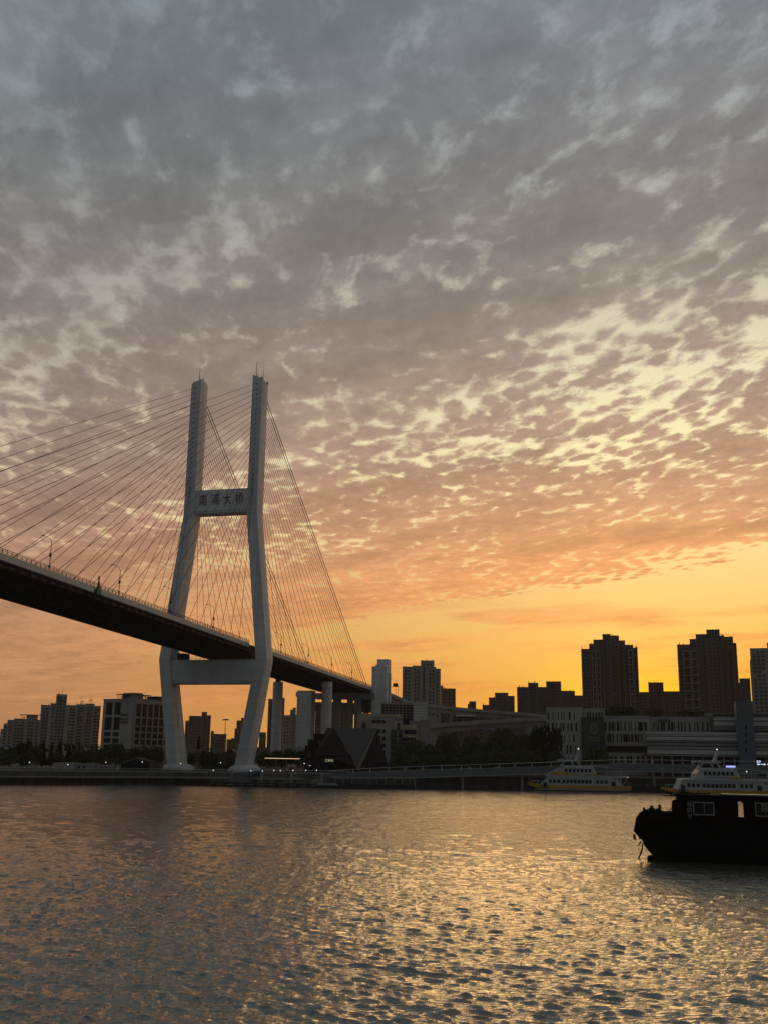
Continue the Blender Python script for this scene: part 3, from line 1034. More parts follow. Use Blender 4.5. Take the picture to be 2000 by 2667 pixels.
for a0, a1, c0, c1 in ((0, .08, 0, 1), (.3, .38, 0, .8), (.3, .75, .8, .9), (.67, .75, 0, .8), (0, .75, .93, 1), (.9, 1, 0, 1), (.75, 1, .93, 1)):
    b.box(x0 + (x1 - x0) * a0, x0 + (x1 - x0) * a1, -1.68, -1.52, z0 + (z1 - z0) * c0, z0 + (z1 - z0) * c1)
b.build('wall_emblem', M['apt_b'], r)

# ---- pale office at the left, seen on its corner
OC = at(348, 1822, 430)
orz = R(57)
oroot = thing('office_building', 'pale stone office block with big square windows, left of the pylon', 'office building', (OC.x, OC.y, GZ), orz)
Hh = OC.z - GZ
LW, RW = 17.5, 26.0
b = MB()
b.box(0, RW, 0, LW, 0, Hh)
b.build('wall', M['office'], oroot)
b = MB()
b.box(-.15, RW + .15, -.15, LW + .15, Hh - .02, Hh + .45)
b.box(.15, RW - .15, .15, LW - .15, Hh - .0, Hh + .46)
b.build('parapet', M['office'], oroot)
vz = lambda v: zat(330, v, 432) - GZ
rowsL = [(1829, 1862), (1868, 1901), (1907, 1918), (1924, 1935), (1941, 1951)]
L = []
for vt, vb in rowsL:
    zt, zb = vz(vt), vz(vb)
    for y0, y1 in ((LW - 5.6, LW - 1.9), (LW - 10.4, LW - 7.0)):
        L.append((0.0, (y0 + y1) / 2, (zt + zb) / 2, y1 - y0, zt - zb, R(90)))
add_panes(oroot, L, M['glass'], .12)
rowsR = [(1832, 1865), (1870, 1888), (1892, 1904), (1908, 1921), (1925, 1938)]
L = []
for vt, vb in rowsR:
    zt, zb = vz(vt + 1), vz(vb + 1)
    for k in range(7):
        L.append((1.9 + 3.35 * k + 1.1, 0.0, (zt + zb) / 2, 2.55, zt - zb))
add_panes(oroot, L, M['glass'], .12)
b = MB()
for k in range(8):
    b.box(1.0 + 3.35 * k - .0, 1.55 + 3.35 * k, -.45, -.02, 1, vz(1829))
b.build('fins', M['office'], oroot)
# three rows of red-brown wall letters, five to a row
for row, (v, tx) in enumerate(((1863, '人民城市人'), (1873, '健康为人民'), (1882, '人民健康中'))):
    for i, ch in enumerate(tx):
        me = glyphs(ch, .95, 'red', .12)
        o = link('wall_letter', me, oroot, (-.08, 6.9 - i * 1.1, vz(v)))
        o.rotation_euler = (0, 0, R(-90))
# rounded stair head and roof canopies
b = MB()
zb, zt = Hh + .3, zat(366, 1804.5, 432) - GZ
pr = []
x0, x1 = .8, 7.4
for t in range(0, 7):
    a = math.pi / 2 * t / 6
    pr.append((x0 + .9 - .9 * math.cos(a), zt - .9 + .9 * math.sin(a)))
for t in range(0, 7):
    a = math.pi / 2 * t / 6
    pr.append((x1 - .9 + .9 * math.sin(a), zt - .9 + .9 * math.cos(a)))
b.prism([(x0, zb)] + pr + [(x1, zb)], 2.0, 7.5)
b.build('stair_head', M['office'], oroot)
b = MB()
b.box(-1.5, 11.0, 1.0, 8.5, zb + 1.6, zb + 1.9)
b.box(8.5, 14.0, 1.5, 7, zb + .3, zb + .5)
b.box(14, 20, 1.0, 8.5, zb + 1.4, zb + 1.7)
b.box(15, 19.5, 1.5, 7.5, zb - .1, zb + 1.4)
b.build('roof_canopy', M['panel'], oroot)
for k in range(3):
    b = MB()
    b.box(8.7 + k * 5.2, 8.9 + k * 5.2, 2.0, 2.2, zb, zb + 1.6)
    b.build('canopy_post', M['panel'], oroot)
# dark roof plants along the office parapet
for k, (u, h, w) in enumerate(((295, 1.5, .35), (301.5, 1.3, .3), (307, 1.2, .35), (315, .9, .2), (322.5, 1.5, .4), (328.5, 1.9, .4))):
    y = LW - 1 - (u - 252) / 95 * LW + 1
    t = (u - 252) / (348 - 252.0)
    yl = LW * (1 - t)
    w_ = oroot.matrix_basis @ Vector((.5, yl, Hh + .46))
    rt = thing('roof_plant', ('thin', 'second thin', 'forked', 'smallest stubby', 'bushy', 'tallest bushy')[k] + ' dark plant standing on the parapet of the pale office roof', 'plant', w_, group='dark plants on the office roof')
    b = MB()
    b.tube([(0, 0, -.05), (.04, 0, h * .6)], .06, 4)
    b.build('stem', M['bark'], rt)
    b = MB()
    rg = random.Random(k)
    for j in range(16):
        a, rr = rg.uniform(0, 6.28), rg.uniform(.2, 1) * w
        zz_ = rg.uniform(h * .35, h)
        b.tube([(0, 0, zz_ - .3), (rr * math.cos(a), rr * math.sin(a), zz_)], [.09, .02], 3)
    b.build('leaves', M['sculpt'], rt)

# ---- far blocks seen between and beside the pylon legs
building('apartment_block', 'brown high-rise between the pylon legs with a raised stair head', [(484, 493, 1879, 1), (493, 528, 1866, 0), (527, 541, 1855.5, 2), (541, 550.5, 1864, 0)], 1100, 20, 'apt_b', win=(3.4, 1.6, 1.4, 3.1), fins=1, zlow=16)
building('apartment_block', 'lower brown block adjoining the high-rise between the pylon legs', [(550, 558, 1906, 0), (558, 591, 1913, 1)], 1080, 14, 'apt_b', win=(3.2, 1.5, 1.4, 3.1), fins=1, zlow=16)
building('apartment_block', 'lowest far brown block in the gap between the pylon legs', [(591, 603, 1927, 0), (603, 613, 1924, 1)], 1150, 14, 'apt_b', win=(3.6, 1.6, 1.4, 3.1), zlow=16)
building('apartment_block', 'brown high-rise half hidden by the right pylon leg', [(612, 617, 1898, 1), (617, 629, 1878, 0), (629, 655, 1871.5, 1)], 1090, 20, 'apt_b', win=(3.2, 1.4, 1.4, 3.1), fins=1, zlow=18)
building('apartment_block', 'low brown block just right of the right pylon leg foot', [(676, 694, 1909, 0)], 900, 14, 'apt_b', win=(3.4, 1.8, 1.5, 3.3), zlow=12)
building('apartment_block', 'slim dark brown tower between the bridge piers', [(700, 722, 1822, 1), (722, 738, 1818, 0), (726, 734, 1814, 2)], 980, 20, 'apt_b', win=(2.8, 1.3, 1.4, 3.0), zlow=16)
building('apartment_block', 'pale pink-brown block with a round-topped stair head between the bridge piers', [(737, 757, 1864, 0), (757, 763, 1849, 1.5), (763, 772, 1845, 1), (772, 779, 1863, 1)], 960, 18, 'apt_y', win=(2.8, 1.2, 1.3, 3.0), fins=1, zlow=18)
building('apartment_block', 'brown slab block seen under the end of the bridge deck', [(822, 835, 1850, 2), (835, 866, 1846, 0), (866, 912, 1850, 1)], 950, 16, 'apt_b', win=(3.2, 1.6, 1.5, 3.1), zlow=16)

# ---- centre right
r, e, cx = building('apartment_block', 'grey-buff apartment tower with a square roof house above the viaduct', [(1048, 1074, 1737.5, 0), (1074, 1096, 1735, .5), (1095, 1130, 1721.5, 2), (1112, 1135, 1738, -1.5), (1130, 1147, 1743, .5)],
                    880, 22, 'apt_y', win=(2.9, 1.5, 1.5, 3.0), fins=3, slabs=True, zlow=42)
building('apartment_block', 'narrow brown block behind the grey-buff apartment tower', [(1147, 1153, 1786, 1), (1152, 1186, 1794.5, 0)], 930, 18, 'apt_b', win=(2.6, 1.2, 1.4, 3.0), fins=1, zlow=42)
building('roof_house', 'small square stair head above the viaduct parapet', [(1217, 1223, 1834, 1), (1221, 1239, 1828, 0)], 1000, 12, 'apt_d', 'roof house', win=(3.6, 1.4, 1.2, 3.0), zlow=30)
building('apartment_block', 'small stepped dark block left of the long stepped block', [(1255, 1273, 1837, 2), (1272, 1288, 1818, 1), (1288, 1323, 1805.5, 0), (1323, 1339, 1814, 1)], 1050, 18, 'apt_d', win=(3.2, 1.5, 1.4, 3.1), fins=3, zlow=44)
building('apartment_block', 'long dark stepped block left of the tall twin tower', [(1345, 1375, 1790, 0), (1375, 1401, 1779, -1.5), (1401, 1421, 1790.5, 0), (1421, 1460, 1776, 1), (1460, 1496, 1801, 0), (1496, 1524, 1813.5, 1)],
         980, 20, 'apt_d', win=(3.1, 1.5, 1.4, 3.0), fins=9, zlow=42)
tw = dict(m='apt_d', win=(2.9, 1.5, 1.5, 3.0), fins=8, zlow=44, group='tall stepped twin towers')
r1, e1, cx1 = building('residential_tower', 'left of the two tall stepped towers, broad symmetrical steps', [(1511, 1533, 1690, 2), (1532.5, 1545, 1677, 1), (1544.5, 1570, 1666.5, 0), (1569.5, 1591, 1652.5, -2), (1590.5, 1612, 1657, -1),
                       (1612, 1626.5, 1670, 1), (1626, 1648, 1682, 0), (1647.5, 1658, 1690, 2)], 870, 26, **tw)
r2, e2, cx2 = building('residential_tower', 'right of the two tall stepped towers, with the highest square stair head', [(1761, 1796, 1678, 1), (1795, 1814, 1664.5, 0), (1812, 1841, 1652.5, -1), (1841.5, 1876, 1641.5, -2.5), (1876, 1885, 1658, 0),
                       (1882.5, 1909, 1661.5, -1), (1908, 1915, 1677, 2)], 860, 26, **tw)
# pale window grids and ribs that mark the two towers
for (r, cx, Yd, cols) in ((r1, cx1, 868, ((1543, 1552.5), (1555, 1564), (1636, 1647))), (r2, cx2, 858, ((1783, 1800), (1802, 1819)))):
    for (u0, u1) in cols:
        b = MB()
        x0, x1 = xat(u0, 1700, Yd) - cx, xat(u1, 1700, Yd) - cx
        z = zat(u0, 1694, Yd) - GZ
        zl = 30
        b.box(x0, x0 + .5, -2.6, .5, zl, z)
        b.box(x1 - .5, x1, -2.6, .5, zl, z)
        while z > zl + 3:
            b.box(x0 + .51, x1 - .51, -2.5, .5, z - .6, z)
            z -= 6.6 if u0 > 1700 else 6.0
        b.build('bay_frame', M['trim'], r)
for (r, cx, Yd, us) in ((r1, cx1, 868, (1571, 1588, 1610, 1624)), (r2, cx2, 858, (1825, 1843, 1877, 1893, 1907))):
    for u in us:
        b = MB()
        x = xat(u, 1700, Yd) - cx
        b.box(x - .42, x + .42, -3.3, .5, 30, zat(u, 1686, Yd) - GZ)
        b.build('rib', M['apt_b'], r)
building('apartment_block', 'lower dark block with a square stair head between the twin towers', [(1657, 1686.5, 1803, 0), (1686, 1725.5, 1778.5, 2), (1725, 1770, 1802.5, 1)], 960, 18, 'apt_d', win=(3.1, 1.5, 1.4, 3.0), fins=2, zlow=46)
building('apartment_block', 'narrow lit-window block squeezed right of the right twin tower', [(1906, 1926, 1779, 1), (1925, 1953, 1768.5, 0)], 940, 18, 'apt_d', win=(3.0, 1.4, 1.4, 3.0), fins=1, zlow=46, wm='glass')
building('apartment_block', 'grey balconied apartment tower cut by the right edge', [(1948, 1954, 1720, 3), (1952, 1995, 1688.5, 0), (1995, 2050, 1676, 1.5)], 800, 22, 'apt', win=(3.3, 2.2, 1.4, 3.0), fins=2, slabs=True, zlow=38)


building('apartment_block', 'long low dark brown block seen under the viaduct ramps', [(1108, 1190, 1858, 0), (1190, 1262, 1862, 1), (1262, 1350, 1866, 0)], 900, 14, 'apt_d', win=(4.2, 1.8, 1.4, 3.2), zlow=24)
building('apartment_block', 'low dark block behind the foot of the right pylon leg', [(640, 700, 1948, 0)], 760, 12, 'apt_b', win=(4, 1.6, 1.4, 3.2), zlow=8)

# ---- dark folded-roof pavilion by the water
PY = 392.0
A_, B_ = at(870, 1896, PY + 6), at(982, 1897.5, PY + 6)
C_ = at(930, 1997, PY - 6)
Lg, Rg = at(834, 1965, PY), at(1017, 2000, PY + 2)
A2, B2 = at(852, 1896, PY + 22), at(965, 1897, PY + 22)
pv = thing('folded_roof_pavilion', 'dark pavilion with a grey V-shaped folded roof behind the walkway', 'pavilion', (C_.x, PY, GZ))
o_ = Vector((C_.x, PY, GZ))


def prel(*ps):
    return [tuple(Vector(p) - o_) for p in ps]


b = MB()
th_ = Vector((0, .5, -.3))
P_ = prel(A_, B_, C_)
b.loft([P_, [tuple(Vector(p) + Vector((0, .6, -.1))) for p in P_]])
b.build('folded_roof', M['slate'], pv)
lg0 = Vector((Lg.x, PY, GZ))
rg0 = Vector((Rg.x, PY + 2, GZ))
b = MB()
b.loft([prel(A_ - Vector((.05, -.3, .2)), (C_.x - .4, PY - 5, C_.z), (lg0.x - 1.5, PY + 1, Lg.z)), prel(A2, (C_.x, PY + 14, GZ), (lg0.x - 1.5, PY + 16, GZ + 2))])
b.loft([prel(B_ + Vector((.05, .3, -.2)), (rg0.x, PY + 2, GZ), (C_.x + .6, PY - 5, GZ)), prel(B2 + Vector((2, 0, -2)), (rg0.x, PY + 16, GZ), (C_.x, PY + 14, GZ))])
b.box(Lg.x - o_.x - 1.5, C_.x - o_.x - 1.8, -.5, 14, 0, Lg.z - GZ)
b.build('glazed_gables', M['wood'], pv)
b = MB()
for k in range(1, 8):
    t = k / 8
    x = (B_.x * (1 - t * .9) + rg0.x * t * .9) - o_.x
    zt = (B_.z * (1 - t) + GZ * t) - GZ
    b.box(x - .07, x + .07, -2.6, -2.4 + 1, 0, max(.6, zt * .96))
b.build('mullions', M['panel'], pv)
b = MB()
b.box(Lg.x - o_.x - 2.0, C_.x - o_.x - 2.0, -1.6, -.4, Lg.z - GZ - .1, Lg.z - GZ + .25)
b.build('canopy_edge', M['panel'], pv)
# lit sign board under the left gable
s1, s2 = at(841, 1977, PY - 2), at(867, 1987, PY - 2)
sg_ = MB()
sg_.box(s1.x - o_.x, s2.x - o_.x, -2.0, -1.8, s2.z - GZ, s1.z - GZ)
sb = sg_.build('sign_board', M['panel'], pv)
g_ = glyphs('江畔城', 1.05, 'lamp', .06)
M['signlit'] = mat('lit_sign_letters', (.5, .5, .3), emit=(.75, .8, .45), es=.35)
g_.materials[0] = M['signlit']
link('sign_lettering', g_, sb, ((s1.x + s2.x) / 2 - o_.x + .6, -2.05, (s1.z + s2.z) / 2 - GZ))

# dark two-storey annexe left of the pavilion
r, e, cx = building('annexe', 'dark flat-roofed annexe with small square windows left of the folded-roof pavilion', [(795, 818, 1945, 0), (803, 815, 1927, 3), (818, 858, 1914, 2)], 404, 10, 'wood', 'annexe', win=(3.2, 1.7, 1.7, 3.2), wm='bluegrey' if False else 'panel', zlow=6)

# ---- cream arched building behind the pavilion
AY = 430.0
ar = thing('arched_gable_building', 'cream building with two arched gables and a blue glass front behind the pavilion', 'office building', (xat(990, 1900, AY), AY, GZ))
ox = xat(990, 1900, AY)


def X_(u, v=1900, Y_=AY):
    return xat(u, v, Y_) - ox


def Z_(v, u=990, Y_=AY):
    return zat(u, v, Y_) - GZ


def arch_prism(mb, x0, x1, z0, z1, y0, y1, rr=.35):
    w = (x1 - x0)
    pts = [(x0, z0)]
    for k in range(0, 9):
        a = math.pi - math.pi * k / 8
        pts.append(((x0 + x1) / 2 + w / 2 * math.cos(a), z1 - w * rr + w * rr * math.sin(a)))
    pts.append((x1, z0))
    mb.prism(pts, y0, y1)


b = MB()
b.box(X_(964), X_(1026), 1.0, 14, 0, Z_(1868))
b.build('wall', M['office'], ar)
b = MB()
b.box(X_(950), X_(1026), .6, 14, Z_(1868), Z_(1859.5))
b.build('cornice', M['cream'], ar)
for u0, u1, vt in ((930, 964.5, 1858), (1024.5, 1048, 1858.5)):
    b = MB()
    arch_prism(b, X_(u0), X_(u1), 0 if u0 < 1000 else Z_(1901), Z_(vt), 0, 10)
    g_ = b.build('arched_gable', M['cream'], ar)
    b = MB()
    uc, hw = (u0 + u1) / 2, 5.5 if u0 < 1000 else 4
    arch_prism(b, X_(uc - hw + 1), X_(uc + hw + 1), Z_(1901), Z_(1882), -.1, .05, .5)
    b.build('arched_window', M['glass_b'], g_)
    if u0 > 1000:
        for k in range(4):
            lk = MB()
            x = X_(1029.5 + 4.6 * k)
            z = Z_(1873)
            lk.box(x - .22, x - .1, -.12, .0, z - .5, z + .5)
            lk.box(x + .1, x + .22, -.12, .0, z - .5, z + (.5 if k % 2 else .1))
            lk.box(x - .09, x + .09, -.11, .0, z + .3, z + .45)
            lk.build('wall_letter', M['panel'], g_)
b = MB()
b.box(X_(1018), X_(1048), .2, 9, 0, Z_(1901))
cw = b.build('curtain_wall', M['glass_b'], ar)
b = MB()
for k in range(1, 6):
    b.box(X_(1018) - .02, X_(1048) + .02, .12, .25, k * 2.6, k * 2.6 + .12)
b.box(X_(1035.5) - .2, X_(1035.5) + .2, .0, .2, 0, Z_(1888))
b.build('mullions', M['trim'], cw)
b = MB()
b.box(X_(1048.2), X_(1086), 1.2, 9, 0, Z_(1887))
b.build('low_wing', M['cream'], ar)
add_panes(ar, [(X_(u), 1.15, Z_(v), 1.15, 1.5) for u in (1051, 1058, 1062, 1071, 1079) for v in (1925, 1937)] + [(X_(u), .95, Z_(v), 1.25, 1.6) for u in (988, 1000) for v in (1905, 1924, 1942, 1960)] +
          [(X_(1068), 1.15, Z_(1906), 5.0, 1.8)], M['glass'])
add_panes(ar, [(X_(u), .55 + .4, Z_(1880), 1.7, 1.3) for u in (974, 986, 998)], M['glass'], name='attic_window')

# louvred plant block and glazed link on the roof line behind it
r, e, cx = building('louvred_block', 'pale horizontally louvred block in front of the viaduct', [(1076, 1112, 1831, 0)], 460, 10, 'louvre', 'plant building', para=0)
b = MB()
for k in range(5):
    z = e[0][4] - GZ - 1.0 - k * 1.3
    b.box(e[0][0] - cx + .05, e[0][1] - cx - .05, -.1, .02, z - .07, z + .07)
b.build('louvres', M['panel'], r)
r, e, cx = building('glazed_link', 'long glazed box with a thin pale frame beside the louvred block', [(993, 1040, 1832.5, 1), (1040, 1076, 1834, 0)], 470, 8, 'glass', 'glazed link')
b = MB()
z1, z0 = zat(1035, 1833, 470) - GZ, zat(1035, 1870, 470) - GZ
for k in range(10):
    x = (e[0][0] * (9 - k) + e[1][1] * k) / 9 - cx
    b.box(x - .07, x + .07, -.2, .9, z0, z1)
for k in range(6):
    z = z0 + (z1 - z0) * k / 5
    b.box(e[0][0] - cx, e[1][1] - cx, -.15, .85, z - (.3 if k == 5 else .06), z + .06)
b.build('frame', M['louvre'], r)
building('service_block', 'grey windowless block below the louvred block', [(1066, 1094, 1880, 1), (1094, 1121, 1876, 0)], 450, 10, 'conc', 'service building', win=(4.5, 2.6, 1.6, 9), zlow=22)

# ---- buildings at the right: slit-window block with emblem
CY = 430.0
r, e, cx = building('slit_window_building', 'pale stone customs-style building with slit windows left of the dark emblem wall', [(1421, 1515, 1845, 0), (1514, 1567, 1848, 8)], CY, 22, 'office', 'office building')
L = []
rg = random.Random(4)
for vt, vb in ((1854, 1875), (1883, 1905), (1914, 1934), (1942, 1963), (1972, 1990)):
    zt, zb = zat(1468, vt, CY) - GZ, zat(1468, vb, CY) - GZ
    u = 1428
    while u < 1503:
        w = rg.choice((.35, .55, .75, .35, .75))
        L.append((xat(u, (vt + vb) / 2, CY) - cx, -.0, (zt + zb) / 2, w, zt - zb))
        u += rg.choice((6, 9, 12, 14))
zt, zb = zat(1540, 1856, CY + 8) - GZ, zat(1540, 1870, CY + 8) - GZ
for u in (1521, 1527, 1534, 1542, 1549, 1556):
    L.append((xat(u, 1862, CY + 8) - cx, 8.0, (zt + zb) / 2, .55, zt - zb))
add_panes(r, L, M['glass'], name='slit_window')
b = MB()
x0, x1 = xat(1514.5, 1915, CY - 1) - cx, xat(1572, 1915, CY - 1) - cx
z0, z1 = 0, zat(1545, 1869, CY) - GZ
b.box(x0, x1, -1, 6.5, z0, z1)
dp = b.build('dark_panel_wall', M['panel'], r)
b = MB()
xc, zc = xat(1546, 1899, CY - 1) - cx, zat(1546, 1899, CY - 1) - GZ
ell = lambda rx, rz: [(xc + rx * math.cos(t), zc + rz * math.sin(t)) for t in [2 * math.pi * k / 20 for k in range(20)]]
for (ax, az_, bx_, bz_) in ((1.55, 2.2, 1.15, 1.75),):
    o1, o2 = ell(ax, az_), ell(bx_, bz_)
    for k in range(20):
        j = (k + 1) % 20
        b.loft([[(o1[k][0], -1.15, o1[k][1]), (o1[j][0], -1.15, o1[j][1]), (o2[j][0], -1.15, o2[j][1]), (o2[k][0], -1.15, o2[k][1])],
                [(o1[k][0], -1.0, o1[k][1]), (o1[j][0], -1.0, o1[j][1]), (o2[j][0], -1.0, o2[j][1]), (o2[k][0], -1.0, o2[k][1])]])
b.box(xc - .12, xc + .12, -1.14, -1, zc - 1.3, zc + 1.3)
b.tube([(xc - .7, -1.08, zc + 1.0), (xc + .5, -1.08, zc - .1), (xc - .4, -1.08, zc - 1.2)], .14, 4)
b.tube([(xc + .7, -1.08, zc + 1.0), (xc - .5, -1.08, zc - .1), (xc + .4, -1.08, zc - 1.2)], .14, 4)
b.build('emblem', M['conc'], dp)
for v, tx in ((1923, '中国海关上海'), (1930, 'CHINA CUSTOMS')):
    g_ = glyphs(tx, 1.0 if v < 1925 else .85, 'conc', .08)
    xs_ = [vv.co.x for vv in g_.vertices]
    o = link('wall_lettering', g_, dp, (xc, -1.08, zat(1546, v, CY - 1) - GZ))
    o.scale = (5.2 / (max(xs_) - min(xs_)), 1, 1)

r, e, cx = building('slit_window_building', 'longer pale stone slit-window building right of the dark emblem wall, bushes on its roof', [(1572, 1690, 1866.5, 0, zat(1630, 1943, CY - 2)), (1689, 1864, 1871, 3.5, zat(1780, 1943, CY - 2))], CY - 2, 24, 'office', 'office building')
L = []
for vt, vb, ua, ub in ((1880, 1904, 1580, 1684), (1912, 1933, 1586, 1680), (1882, 1905, 1697, 1853)):
    dy = 0 if ua < 1690 else 3.5
    um = (ua + ub) / 2
    zt, zb = zat(um, vt, CY - 2 + dy) - GZ, zat(um, vb, CY - 2 + dy) - GZ
    u = ua
    while u < ub:
        w = rg.choice((.35, .55, .95, .55, .75))
        L.append((xat(u, (vt + vb) / 2, CY - 2 + dy) - cx, dy, (zt + zb) / 2, w, zt - zb))
        u += rg.choice((6, 8, 10, 12))
add_panes(r, L, M['glass'], name='slit_window')
b = MB()
zz_ = zat(1630, 1943, CY - 2) - GZ
b.box(xat(1573, 1950, CY) - cx, xat(1860, 1950, CY) - cx, 2.5, 20, 0, zz_ - .02)
b.build('recessed_base', M['panel'], r)
b = MB()
b.box(xat(1574, 1950, CY) - cx, xat(1700, 1950, CY) - cx, -.5, 2.4, 0, zat(1630, 1961, CY - 3) - GZ)
b.build('ground_floor', M['office'], r)
add_panes(r, [(xat(u, 1975, CY - 2.5) - cx, -.55, zat(u, 1979, CY - 2.5) - GZ, .9, 2.6) for u in (1607, 1622, 1638, 1646, 1664, 1676)], M['glass'], name='door')
me = glyphs('上海国际客运', 1.3, 'panel', .1)
xs_ = [vv.co.x for vv in me.vertices]
o = link('roof_lettering', me, r, (xat(1722, 1876, CY) - cx, 3.4, zat(1722, 1877.5, CY) - GZ))
o.scale = (6.0 / (max(xs_) - min(xs_)), 1, 1.1)
b = MB()
b.box(xat(1576, 1862, CY) - cx, xat(1700, 1862, CY) - cx, .6, 1.0, e[0][4] - GZ, e[0][4] - GZ + 1.0)
b.build('roof_rail', M['panel'], r)

sgn_ = thing('red_sign', 'small red sign board on the right-hand building ground floor', 'sign', at(1683, 1966, CY - 4))
b = MB()
b.box(-1.0, 1.0, -.1, .1, -.35, .35)
b.build('board', M['redsign'], sgn_)
b = MB()
b.box(-.04, .04, .1, 1.2, -.04, .04)
b.build('bracket', M['panel'], sgn_)

# ---- striped terminal and its blue-grey tower
TY = 405.0
tr = thing('striped_terminal', 'long pale terminal with horizontal louvre stripes at the right edge', 'terminal building', (xat(1850, 1930, TY), TY, GZ), R(-13))
tx0 = xat(1850, 1930, TY)
TX = lambda u, v=1935, y=TY: xat(u, v, y) - tx0
TZ = lambda v, y=TY: zat(1840, v, y) - GZ
b = MB()
b.box(TX(1690), TX(2040) + 14, 0.6, 18, TZ(1968), TZ(1909))
b.box(TX(1864), TX(2040) + 14, 6.6, 24, TZ(1909), TZ(1858))
b.build('core', M['panel'], tr)
for (v0, v1, mm, u0, dy) in ((1908, 1914.5, 'louvre', 1689, 0), (1916, 1918.5, 'louvre', 1689, .1), (1920.5, 1929, 'louvre', 1689, 0), (1930, 1934, 'conc', 1689, .3), (1937, 1942.5, 'conc', 1689, .3),
                             (1946, 1953, 'conc', 1689, .3), (1955, 1965.5, 'louvre', 1689, 0), (1967.5, 1971, 'conc', 1689, -.8),
                             (1868, 1877, 'louvre', 1865, 6), (1879.5, 1890, 'louvre', 1865, 6), (1892, 1895, 'conc', 1865, 6.3), (1897.5, 1901, 'conc', 1865, 6.3), (1858, 1866, 'conc', 1842, 8)):
    b = MB()
    b.box(TX(u0), TX(2040) + 14, dy, dy + .55, TZ(v1, TY + dy), TZ(v0, TY + dy))
    b.build('louvre_band', M[mm], tr)
b = MB()
b.box(TX(1690), TX(2040) + 14, 5, 17, 0, TZ(1971))
b.build('ground_floor', M['boatd'], tr)
for u in range(1700, 2020, 26):
    b = MB()
    x = TX(u)
    b.box(x - .35, x + .35, 1.2, 1.9, 0, TZ(1971) - .05)
    b.build('column', M['conc'], tr)
b = MB()
b.box(TX(1911, 1830), TX(1952, 1830), -2.5, 5, 0, TZ(1827))
t_ = b.build('tower', M['bluegrey'], tr)
for v in (1895, 1914, 1933, 1953):
    b = MB()
    x = TX(1936, v)
    b.box(x - .33, x + .33, -2.62, -2.45, TZ(v + 6), TZ(v - 6))
    b.build('window', M['glass'], t_)
ls = thing('lit_departure_screen', 'bright white-blue lit display under the striped terminal at the right edge', 'display', at(1985, 1988, TY - 1))
b = MB()
b.box(-2.4, 3.0, 0, .2, -1.0, 1.0)
b.build('screen_frame', M['black'], ls)
for (x0, x1, z0, z1) in ((-2.1, -1.5, .55, .85), (-2.1, -1.4, .15, .4), (-1.2, -.6, .6, .85), (-1.15, -.6, .2, .4), (-2.0, -1.0, -.7, -.3), (-.6, .2, -.6, -.35), (.5, 1.6, -.75, -.25), (2.0, 2.8, -.7, -.3)):
    b = MB()
    b.box(x0, x1, -.06, -.01, z0, z1)
    b.build('lit_text', M['screen'], ls)


# ---- viaducts
def viaduct(name, label, path, w=9.0, par=1.1, slab=.55, gird=2.2, m='conc', piers=()):
    P3 = [at(*p) for p in path]
    o = P3[0].copy()
    o.z = GZ
    root = thing(name, label, 'viaduct', o)
    P3 = [p - o for p in P3]
    prof = {'parapet': ((-.25, .0, -par, 0), (w, w + .25, -par, 0)), 'road_slab': ((0.01, w - .01, -par - slab, -par + .1), (-.6, w + .6, -par - slab + .01, -par - .01)), 'box_girder': ((1.6, w - 1.6, -par - slab - gird, -par - slab),)}
    for nm_, lst in prof.items():
        b = MB()
        for a0, a1, z0, z1 in lst:
            b.loft([[(p.x, p.y + a0, p.z + z0), (p.x, p.y + a1, p.z + z0), (p.x, p.y + a1, p.z + z1), (p.x, p.y + a0, p.z + z1)] for p in P3])
        b.build(nm_, M[m], root)
    for (u, hw) in piers:
        k = min(range(len(path) - 1), key=lambda i: 0 if path[i][0] <= u <= path[i + 1][0] else 1)
        t = (u - path[k][0]) / (path[k + 1][0] - path[k][0])
        p = P3[k].lerp(P3[k + 1], t)
        b = MB()
        zt = p.z - par - slab - gird
        b.prism([(p.x - hw * .55, 0), (p.x + hw * .55, 0), (p.x + hw * .55, zt - 1.6), (p.x + hw, zt - .9), (p.x + hw, zt), (p.x - hw, zt), (p.x - hw, zt - .9), (p.x - hw * .55, zt - 1.6)], p.y + 2.2, p.y + w - 2.2)
        b.build('pier', M[m], root)
    return root


viaduct('viaduct', 'upper viaduct ramp curving away from the bridge end behind the louvred block',
        [(1008, 1801, 566), (1030, 1811, 575), (1055, 1823, 588), (1080, 1829.5, 600), (1113, 1834, 615), (1151, 1838, 632), (1200, 1843.5, 648), (1241, 1847, 662), (1330, 1854, 680), (1425, 1862, 690), (1520, 1868, 700)], 9, 1.3, .6, 2.6,
        piers=((1174, 2.2), (1284, 2.4), (1400, 2.4)))
viaduct('viaduct', 'lower viaduct ramp in front of the upper one above the trees',
        [(1096, 1892, 492), (1121, 1887.5, 496), (1160, 1883, 502), (1241, 1877, 512), (1330, 1872, 520), (1425, 1868, 526), (1500, 1867, 530)], 9, 1.3, .6, 2.4, piers=((1166, 2.2), (1377, 2.4)))
bus = thing('bus', 'pale-roofed bus driving on the lower viaduct ramp', 'bus', at(1213, 1880, 516) , R(3))
b = MB()
b.loft([[(-4.8, 0, .4), (4.8, 0, .4), (4.8, 2.5, .4), (-4.8, 2.5, .4)], [(-4.8, 0, 2.6), (4.75, 0, 2.6), (4.75, 2.5, 2.6), (-4.8, 2.5, 2.6)]])
bus_b = b.build('body', M['panel'], bus)
b = MB()
b.loft([[(-4.8, -.02, 2.62), (4.75, -.02, 2.62), (4.75, 2.52, 2.62), (-4.8, 2.52, 2.62)], [(-4.5, .3, 3.0), (4.4, .3, 3.0), (4.4, 2.2, 3.0), (-4.5, 2.2, 3.0)]])
b.build('roof', M['louvre'], bus)
